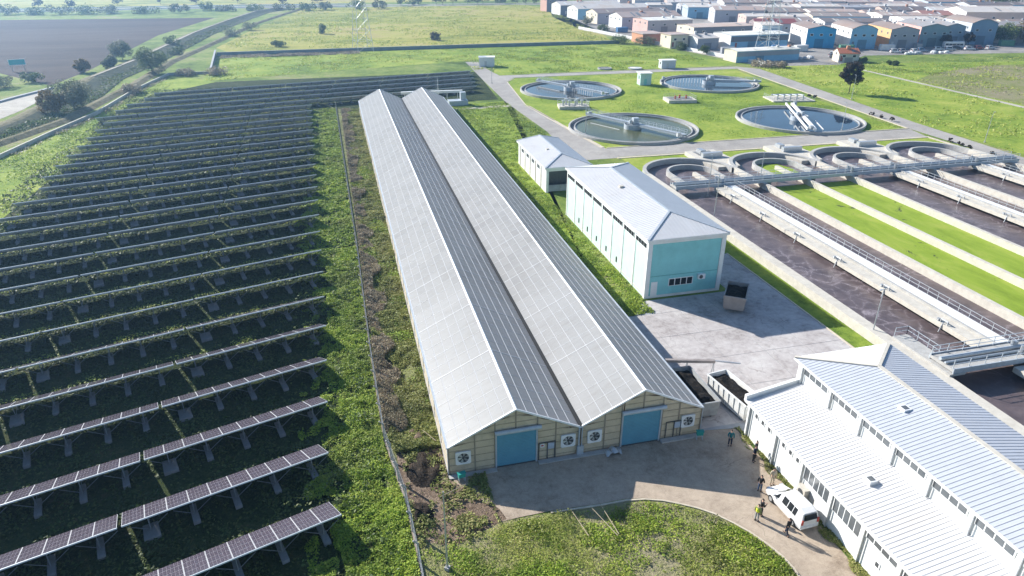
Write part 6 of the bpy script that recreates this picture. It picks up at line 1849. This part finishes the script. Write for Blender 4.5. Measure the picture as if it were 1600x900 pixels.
for i, (x, y, a, L, lab) in enumerate(((15.0, 37.6, 100, 2.6, 'left pale pole lying in the grass below the apron'), (16.9, 37.4, 108, 3.4, 'middle pale pole lying in the grass below the apron'), (17.4, 37.5, 96, 3.2, 'right pale pole lying in the grass below the apron'),
                                       (5.0, 51.6, 120, 2.0, 'short orange brown plank lying on the soil heap'), (6.0, 43.9, 20, 2.6, 'pale plank at the edge of the bare soil'))):
    d = Vector((math.cos(R(a)), math.sin(R(a)), .05)); mb = MB(); mb.tube(-d * L / 2, d * L / 2, .035, .025, 6)
    tag(mb.build('timber_pole', M['wood'] if i > 2 else plain('pale_timber', (.38, .31, .22), .8, .1), loc=(x, y, .55 if i < 3 else .35)), lab, 'pole')
# road sign far left
t = thing('road_sign', 'turquoise road sign with white border beside the ploughed field', 'sign', (-115, 305, 0), R(12))
mb = MB(); mb.box(-2.6, -.06, 2.2, 2.9, .06, 4.4); mb.build('sign_border', M['white_metal'], t)
mb = MB(); mb.box(-2.4, -.075, 2.4, 2.7, -.061, 4.2); mb.build('sign_face', plain('sign_turquoise', (.05, .42, .45), .4, .05), t)
mb = MB(); mb.box(-2.0, -.1, 0, -1.8, .1, 2.2); mb.box(2.0, -.1, 0, 2.2, .1, 2.2); mb.build('posts', M['steel'], t)

# ================================================================== vegetation
tree('lone_tree', 'lone dark leafy tree on the lawn right of the clarifiers', 'tree', (158.6, 190.4, 0), 10.8, 3.3, 'leaf_dark', 8500, .42, 11, .16, clumps=46, trunk_r=.16)
for i, (x, y, h, r_, m_, lab) in enumerate(((-72.7, 222, 8.4, 4.6, 'leaf_grey', 'broad grey green tree left of the boundary wall by the dirt road'), (-65, 287, 9.2, 5.2, 'leaf_tree', 'broad tree beside the canal at the wall corner'),
        (-84.8, 329, 6.8, 4.6, 'leaf_grey', 'tree at the edge of the ploughed field left of the canal'), (-90.5, 296, 4.6, 2.6, 'leaf_autumn', 'small yellowish tree at the edge of the ploughed field'), (-84, 306, 4.2, 2.8, 'leaf_grey', 'small pale tree between yellowish tree and the canal'),
        (-76.5, 218, 6.0, 3.2, 'leaf_autumn', 'yellowish small tree left of the broad grey green tree'))):
    tree('roadside_tree', lab, 'tree', (x, y, 0), h * 1.1, r_ * 1.15, m_, 6500, .42, 20 + i, .08, 'trees along the canal', clumps=34)
for i, (x, y, h, r_, m_, lab) in enumerate(((-107, 268, 3.6, 4.2, 'leaf_grey', 'big grey green bush at the left edge above the dirt road'), (-101, 277, 3.4, 3.6, 'leaf_tree', 'green bush right of the road sign'), (-114, 277, 2.8, 3.6, 'leaf_grey', 'bush left below the road sign'),
        (-63, 246, 2.6, 3.6, 'leaf_dry', 'brown bush outside the boundary wall'), (-66, 341, 3.2, 3.4, 'leaf_tree', 'green bush on the left bank of the canal'), (-72.5, 372, 4.6, 4.2, 'leaf_tree', 'dark bush on the canal bank by the ploughed field'), (-50, 410, 4.0, 5.0, 'leaf_grey', 'pale bush on the right bank of canal'),
        (-43, 440, 4.6, 5.0, 'leaf_grey', 'larger pale bush farther along the right bank'), (-3.2, 410, 5.0, 3.2, 'leaf_tree', 'dark round bush standing in the far meadow'), (-24, 358, 2.6, 3.4, 'leaf_tree', 'low dark bush in the far meadow left of the pylon'), (51.7, 365, 3.6, 3.4, 'leaf_dark', 'dark bush in the far meadow right of the pylon'),
        (137, 330, 4.2, 5.5, 'leaf_tree', 'dark bush at the right end of the cross wall'), (147, 322, 3.6, 5.5, 'leaf_grey', 'grey bush beside the brick building by the cross wall'), (163, 247, 2.4, 4.5, 'leaf_dry', 'brown bush at the corner of the east road'), (169, 244, 1.9, 3.4, 'leaf_dry', 'lower brown bush right of the corner of the east road'),
        (150, 385, 3.6, 3.6, 'leaf_tree', 'green bush along the estate path'), (155, 425, 5.0, 4.2, 'leaf_grey', 'tall bush in front of the cream walled shed'), (155, 300, 3.0, 3.0, 'leaf_tree', 'green bush behind the white boundary wall'), (158, 285, 3.4, 3.0, 'leaf_tree', 'second green bush behind the white boundary wall'),
        (-52, 279.5, 1.8, 4.0, 'leaf_dry', 'dry bush at the wall corner behind the panels'), (-42, 278, 2.4, 4.5, 'leaf_dry', 'dry bush right of the gate wall'), (209, 247, 1.8, 2.8, 'leaf_tree', 'dark low bush right of the red tiled house'), (216, 238, 1.4, 2.4, 'leaf_tree', 'small dark bush on the green by the estate'))):
    tree('bush', lab, 'bush', (x, y, 0), h, r_, m_, 1300, .5, 60 + i, .02, 'bushes', clumps=20)
for i, (x, y) in enumerate(((142.4, 188), (142.8, 186), (143.1, 161), (143.2, 157.5), (143.2, 153.5), (140.4, 131), (140.2, 128), (140.0, 125), (139.7, 119), (139.5, 115.5))):
    tree('verge_shrub', 'small dark red shrub, %s from the top along the east road verge' % ORD[i + 1], 'shrub', (x, y, 0), 1.1, .75, 'leaf_dark', 260, .25, 100 + i, .05, 'shrubs along the east road', clumps=9)
tr = random.Random(3)
big = [(318, 283, 9, 7, 'leaf_tree', 'round green tree right of the slate blue shed'), (330, 283, 10, 8, 'leaf_autumn', 'rusty autumn tree right of the round green tree'), (345, 286, 9, 7, 'leaf_grey', 'grey green tree at the right edge before the factory'), (340, 272, 5, 5, 'leaf_autumn', 'yellow bush tree at the right edge below the factory'), (279, 278, 6, 2.6, 'leaf_dark', 'dark tree in front of the teal grey shed'), (293, 279, 6.5, 2.6, 'leaf_dark', 'dark tree in front of the steel grey shed')]
for i, (x, y, h, r_, m_, lab) in enumerate(big): tree('estate_tree', lab, 'tree', (x, y, 0), h, r_, m_, 1800, .7, 200 + i, .2, 'trees at the estate', clumps=26)
for i in range(22):
    k = i % 11
    x = 360 + k * 26 + tr.uniform(-8, 8) + (i // 11) * 14; y = 585 - .6 * (x - 294) + tr.uniform(0, 22) + (i // 11) * 40
    tree('distant_tree', '%s tree from the left in the %s line of trees beyond the estate' % (ORD[k + 1], 'near' if i < 11 else 'far'), 'tree', (x, y, 0), tr.uniform(9, 15), tr.uniform(8, 12), tr.choice(['leaf_tree', 'leaf_autumn', 'leaf_grey', 'leaf_tree']), 900, 1.5, 300 + i, .12, 'trees beyond the estate', clumps=22)
for i in range(16):
    x = -235 + i * 18 + tr.uniform(-6, 6); y = 590 + tr.uniform(-14, 6)
    tree('roadside_bush', 'shrub, %s from the left along the near side of the highway' % ORD[i + 1], 'bush', (x, y, 0), tr.uniform(3, 7), tr.uniform(6, 11), 'leaf_grey' if i % 2 else 'leaf_tree', 800, 1.0, 400 + i, .02, 'shrubs along the highway', clumps=14)
for i in range(9):
    x = -260 + i * 31 + tr.uniform(-8, 8)
    tree('field_tree', 'round tree, %s from the left beyond the highway' % ORD[i + 1], 'tree', (x, 662 + tr.uniform(-6, 14), 0), tr.uniform(5, 8), tr.uniform(4, 6), 'leaf_dark' if i % 3 else 'leaf_grey', 450, 1.0, 430 + i, .15, 'trees beyond the highway', clumps=14)
for i in range(14):
    x = 60 + i * 9 + tr.uniform(-3, 3)
    tree('field_tree', 'dark tree, %s from the left in the belt behind the far meadow' % ORD[i + 1], 'tree', (x, 618 + tr.uniform(-8, 8), 0), tr.uniform(5, 8), tr.uniform(4, 6), 'leaf_tree', 400, 1.0, 460 + i, .12, 'trees behind the far meadow', clumps=12)

# ground cover nobody could count
rg = np.random.default_rng(42)
def cover(name, label, n, x0, x1, y0, y1, hmax, size, mat, keep=None, bias=1.0, up=.7, clump=1.6, floor=.15, aspect=.6, yexp=1.0):
    x = rg.uniform(x0, x1, n); y = y0 + (y1 - y0) * rg.uniform(0, 1, n) ** yexp
    d = .6 * vnoise(x, y, clump, 1) + .4 * vnoise(x, y, clump * .35, 2)
    ok = rg.uniform(0, 1, n) < np.clip((d - floor) * 2.2, .03, 1) ** bias
    if keep is not None: ok &= keep(x, y)
    x, y, d = x[ok], y[ok], d[ok]
    z = .02 + hmax * np.clip(d - .1, 0, 1) * rg.uniform(.25, 1.0, len(x)) ** .6
    P = np.stack([x, y, z], 1)
    me = leaf_mesh(name, P, size * rg.uniform(.6, 1.35, len(x)), mat, up, aspect, rg)
    o = link(name, me); tag(o, label, 'weeds', kind='stuff'); return o
def fence_x(y): return np.interp(y, [30, 37.3, 43.4, 52.2, 67, 96.7, 128, 207], [2.4, 2.25, 2.0, .9, .65, .6, .3, -.4])
cover('weeds', 'leafy green weeds between the panels and the wire fence', 230000, -9, 2.4, 24, 95, .7, .19, M['leaf_weed'], lambda x, y: (x < fence_x(y) - .12) & (x > -7.5 + 5 * vnoise(x, y, 1.1, 4)), yexp=1.25)
cover('weeds', 'leafy green weeds farther along the wire fence', 90000, -10, .6, 95, 206, .7, .34, M['leaf_weed'], lambda x, y: (x < fence_x(y) - .12) & (x > -9.5 + 5 * vnoise(x, y, 1.1, 4)), yexp=1.2)
cover('weeds', 'shade-toned weeds growing under and between the near solar tables', 120000, -46, -3.2, 26, 95, .36, .28, M['leaf_shade_toned'], None, 1.0, floor=.25)
cover('weeds', 'weeds growing under and between the far solar tables', 90000, -62, -4.5, 95, 250, .38, .42, M['leaf_shade_toned'], None, 1.0, floor=.25)
def row_foot(x, y):
    ok = np.zeros(len(x), bool)
    for (rx, ry, ra, rl) in ROWLINES[4:]:
        s = (x - rx) * math.cos(ra) + (y - ry) * math.sin(ra); t_ = -(x - rx) * math.sin(ra) + (y - ry) * math.cos(ra)
        ok |= (s < 0) & (s > -rl) & (t_ > 3.3) & (t_ < 5.2)
    return ok
cover('dry_or_sun_toned_weeds', 'yellowish weeds coloured as the sunlit strips along each panel row', 280000, -60, -5, 60, 245, .62, .22, M['leaf_grass'], row_foot, 1.0, floor=.22, clump=2.2, yexp=1.15)  # pale weeds placed and coloured to paint the sunlit strips between rows
def in_apron(x, y):
    ax = [p[0] for p in APRON_ARC[:9]]; ay = [p[1] for p in APRON_ARC[:9]]
    yy = np.interp(x, [4.7, 7.9, 13.2, 17.6, 21.2, 23.8, 26, 27.7, 28.8, 28.95], [38.9, 39.7, 39.95, 39.75, 39.5, 38.3, 36.6, 34.2, 31.4, 30.2])
    return y > yy - .35 - .35 * vnoise(x, y, 1.3, 9)
cover('weeds', 'green weeds and grass below the curved apron kerb', 110000, 2.3, 28.7, 24, 40, .45, .17, M['leaf_weed'], lambda x, y: ~in_apron(x, y) & (x > fence_x(y)), floor=.38, clump=2.8)
cover('dry_or_sun_toned_weeds', 'yellowish grass along the apron kerb', 80000, 3.5, 28.7, 26, 40, .42, .18, M['leaf_grass'], lambda x, y: ~in_apron(x, y), 1.2, floor=.35, clump=3.2, aspect=.25, up=.3)
cover('weeds', 'olive green weeds along the greenhouse side wall', 210000, .9, 5.85, 50, 203, .8, .24, M['leaf_olive'], lambda x, y: (x > .6 + 2.4 * vnoise(x, y, 2.6, 31)) & (x > fence_x(y) + .1), floor=.12, clump=2.2, yexp=1.3)
cover('brush', 'dry brown brush in a strip along the wire fence', 120000, .9, 3.4, 53, 205, 1.2, .42, M['leaf_dry'], lambda x, y: (x > fence_x(y) + .15) & (x < 1.5 + 2.6 * vnoise(x, y, 3.0, 21)), floor=.15, clump=2.5, aspect=.22, up=.1, yexp=1.3)
cover('weeds', 'green weeds mixed into the brush along the wire fence', 60000, .8, 5.8, 52, 204, .6, .24, M['leaf_weed'], lambda x, y: x > fence_x(y) + .1, 1.5, floor=.42, clump=4.0, yexp=1.2)
cover('weeds', 'low weeds around the compost heaps at the greenhouse corner', 26000, 2.2, 9, 38.5, 54, .6, .24, M['leaf_olive'], lambda x, y: (y < 45.6) | (x < 5.8), 1.3, floor=.36)
cover('weeds', 'weeds along the foot of the white hall', 8000, 32.9, 34.0, 24, 46, .3, .15, M['leaf_olive'], lambda x, y: (x > 33.3 + .35 * np.sin(y * 1.7)), floor=.2)
cover('weeds', 'grass tufts on the lawn between greenhouse and mint hall', 60000, 30.2, 36.1, 69.2, 200, .35, .24, M['leaf_weed'], lambda x, y: (x < 36.0) | (y > 140), floor=.25, yexp=1.2)
cover('weeds', 'grass tufts on the lawn beside the service road', 22000, 36.2, 49.5, 141, 203, .35, .32, M['leaf_weed'], None, floor=.25)
cover('weeds', 'reeds and scrub growing along the canal', 70000, -95, -56, 185, 560, 1.4, .8, M['leaf_tree'], lambda x, y: np.abs(x - (np.interp(y, [150, 185, 207, 240, 276, 315, 365, 420, 490, 566], [-106, -86, -81.5, -80.2, -82, -77.2, -74, -70.5, -62, -50]) + 6)) < 3.8, floor=.2, clump=5, yexp=1.5, aspect=.3, up=.15)
cover('dry_or_sun_toned_weeds', 'grey dry weeds along the boundary wall', 30000, -72, -50, 172, 285, .8, .4, M['leaf_dry'], lambda x, y: np.abs(x - (np.interp(y, [140, 170, 192, 214, 250, 281], [-80, -73, -69.3, -65, -62.9, -58.4]) + 1.4)) < 1.2, floor=.2, clump=4)
cover('dry_or_sun_toned_weeds', 'grey weeds along the cross wall behind the panels', 26000, -46, 12, 322, 331.5, .9, .5, M['leaf_dry'], None, floor=.2, clump=5)
cover('weeds', 'rough grass tufts between the panels and the boundary wall', 50000, -75, -54, 120, 265, .3, .35, M['leaf_weed'], lambda x, y: x > np.interp(y, [140, 170, 192, 214, 250, 281], [-80, -73, -69.3, -65, -62.9, -58.4]) + .6, floor=.3, clump=4)

cover('tall_weeds', 'taller dark weed clumps near the wire fence and panels', 30000, -8, 2.2, 24, 110, 1.2, .3, M['leaf_tree'], lambda x, y: x < fence_x(y) - .12, 1.6, floor=.55, clump=2.8)
cover('tall_weeds', 'taller weed clumps in the grass below the apron', 24000, 2.6, 28.5, 24, 39.5, .8, .2, M['leaf_olive'], lambda x, y: ~in_apron(x, y), 1.6, floor=.5, clump=3.4)
cover('dry_or_sun_toned_weeds', 'straw coloured dead grass patches below the apron', 30000, 6, 28, 25, 38.8, .3, .24, M['leaf_dry'], lambda x, y: ~in_apron(x, y), 2.0, floor=.55, clump=4.5, aspect=.2, up=.2)
def tuft(name, label, n, x0, x1, y0, y1, size, mat, keep=None, clump=9, floor=.35, h=.35): return cover(name, label, n, x0, x1, y0, y1, h, size, mat, keep, 1.3, .25, clump, floor, .4)
tuft('grass_tufts', 'grass tufts in the far meadow behind the cross wall', 60000, -50, 165, 336, 598, 1.1, M['leaf_grass'], lambda x, y: (x > np.interp(y, [336, 360, 480, 600], [-45, -50, -36, -13])) & (x < np.interp(y, [336, 400, 545, 600], [135, 148, 166, 158])), 14)
tuft('grass_tufts', 'grass tufts between the panels and the cross wall', 40000, -44, 136, 262, 328, .7, M['leaf_grass'], lambda x, y: y > 264 + (x + 44) * .3 * (x < 52), 9)
tuft('grass_tufts', 'grass tufts on the lawn north of the clarifiers', 24000, 64, 150, 252, 318, .7, M['leaf_weed'], None, 9)
tuft('grass_tufts', 'grass tufts on the east field', 60000, 147, 300, 70, 246, .7, M['leaf_grass'], lambda x, y: (x > np.interp(y, [60, 116, 150, 242], [146, 146.5, 149, 160])) & (np.abs(x - 194) > 1.6), 8)
tuft('grass_tufts', 'dry tufts on the rough ground of the east field', 9000, 197, 300, 150, 226, .7, M['leaf_dry'], None, 16, .5)
tuft('grass_tufts', 'grass tufts on the mown lawn around the clarifiers', 40000, 59, 141, 147, 243, .4, M['leaf_weed'], lambda x, y: (np.hypot(x - 74, y - 216.3) > 17.2) & (np.hypot(x - 72.5, y - 162) > 17.2) & (np.hypot(x - 123.4, y - 216.2) > 17.2) & (np.hypot(x - 119.7, y - 160.4) > 17.2) & (x < np.interp(y, [145, 244], [140.5, 150])) & (x > 60), 8, h=.15)

# ================================================================== haze
mb = MB(); mb.box(-1000, -120, -1, 1300, 1250, 60)
hz = mb.build('haze')
hz['kind'] = 'stuff'; hz['label'] = 'thin pale haze over the whole plain'; hz['category'] = 'haze'
hm = bpy.data.materials.new('haze_air'); hm.use_nodes = True
hnt = hm.node_tree; hnt.nodes.clear()
ho = hnt.nodes.new('ShaderNodeOutputMaterial'); hv = hnt.nodes.new('ShaderNodeVolumePrincipled')
hv.inputs['Color'].default_value = (.36, .63, 1.0, 1); hv.inputs['Density'].default_value = HAZE = 0.00034
hv.inputs['Anisotropy'].default_value = .55
hnt.links.new(hv.outputs[0], ho.inputs['Volume'])
hz.data.materials.append(hm)
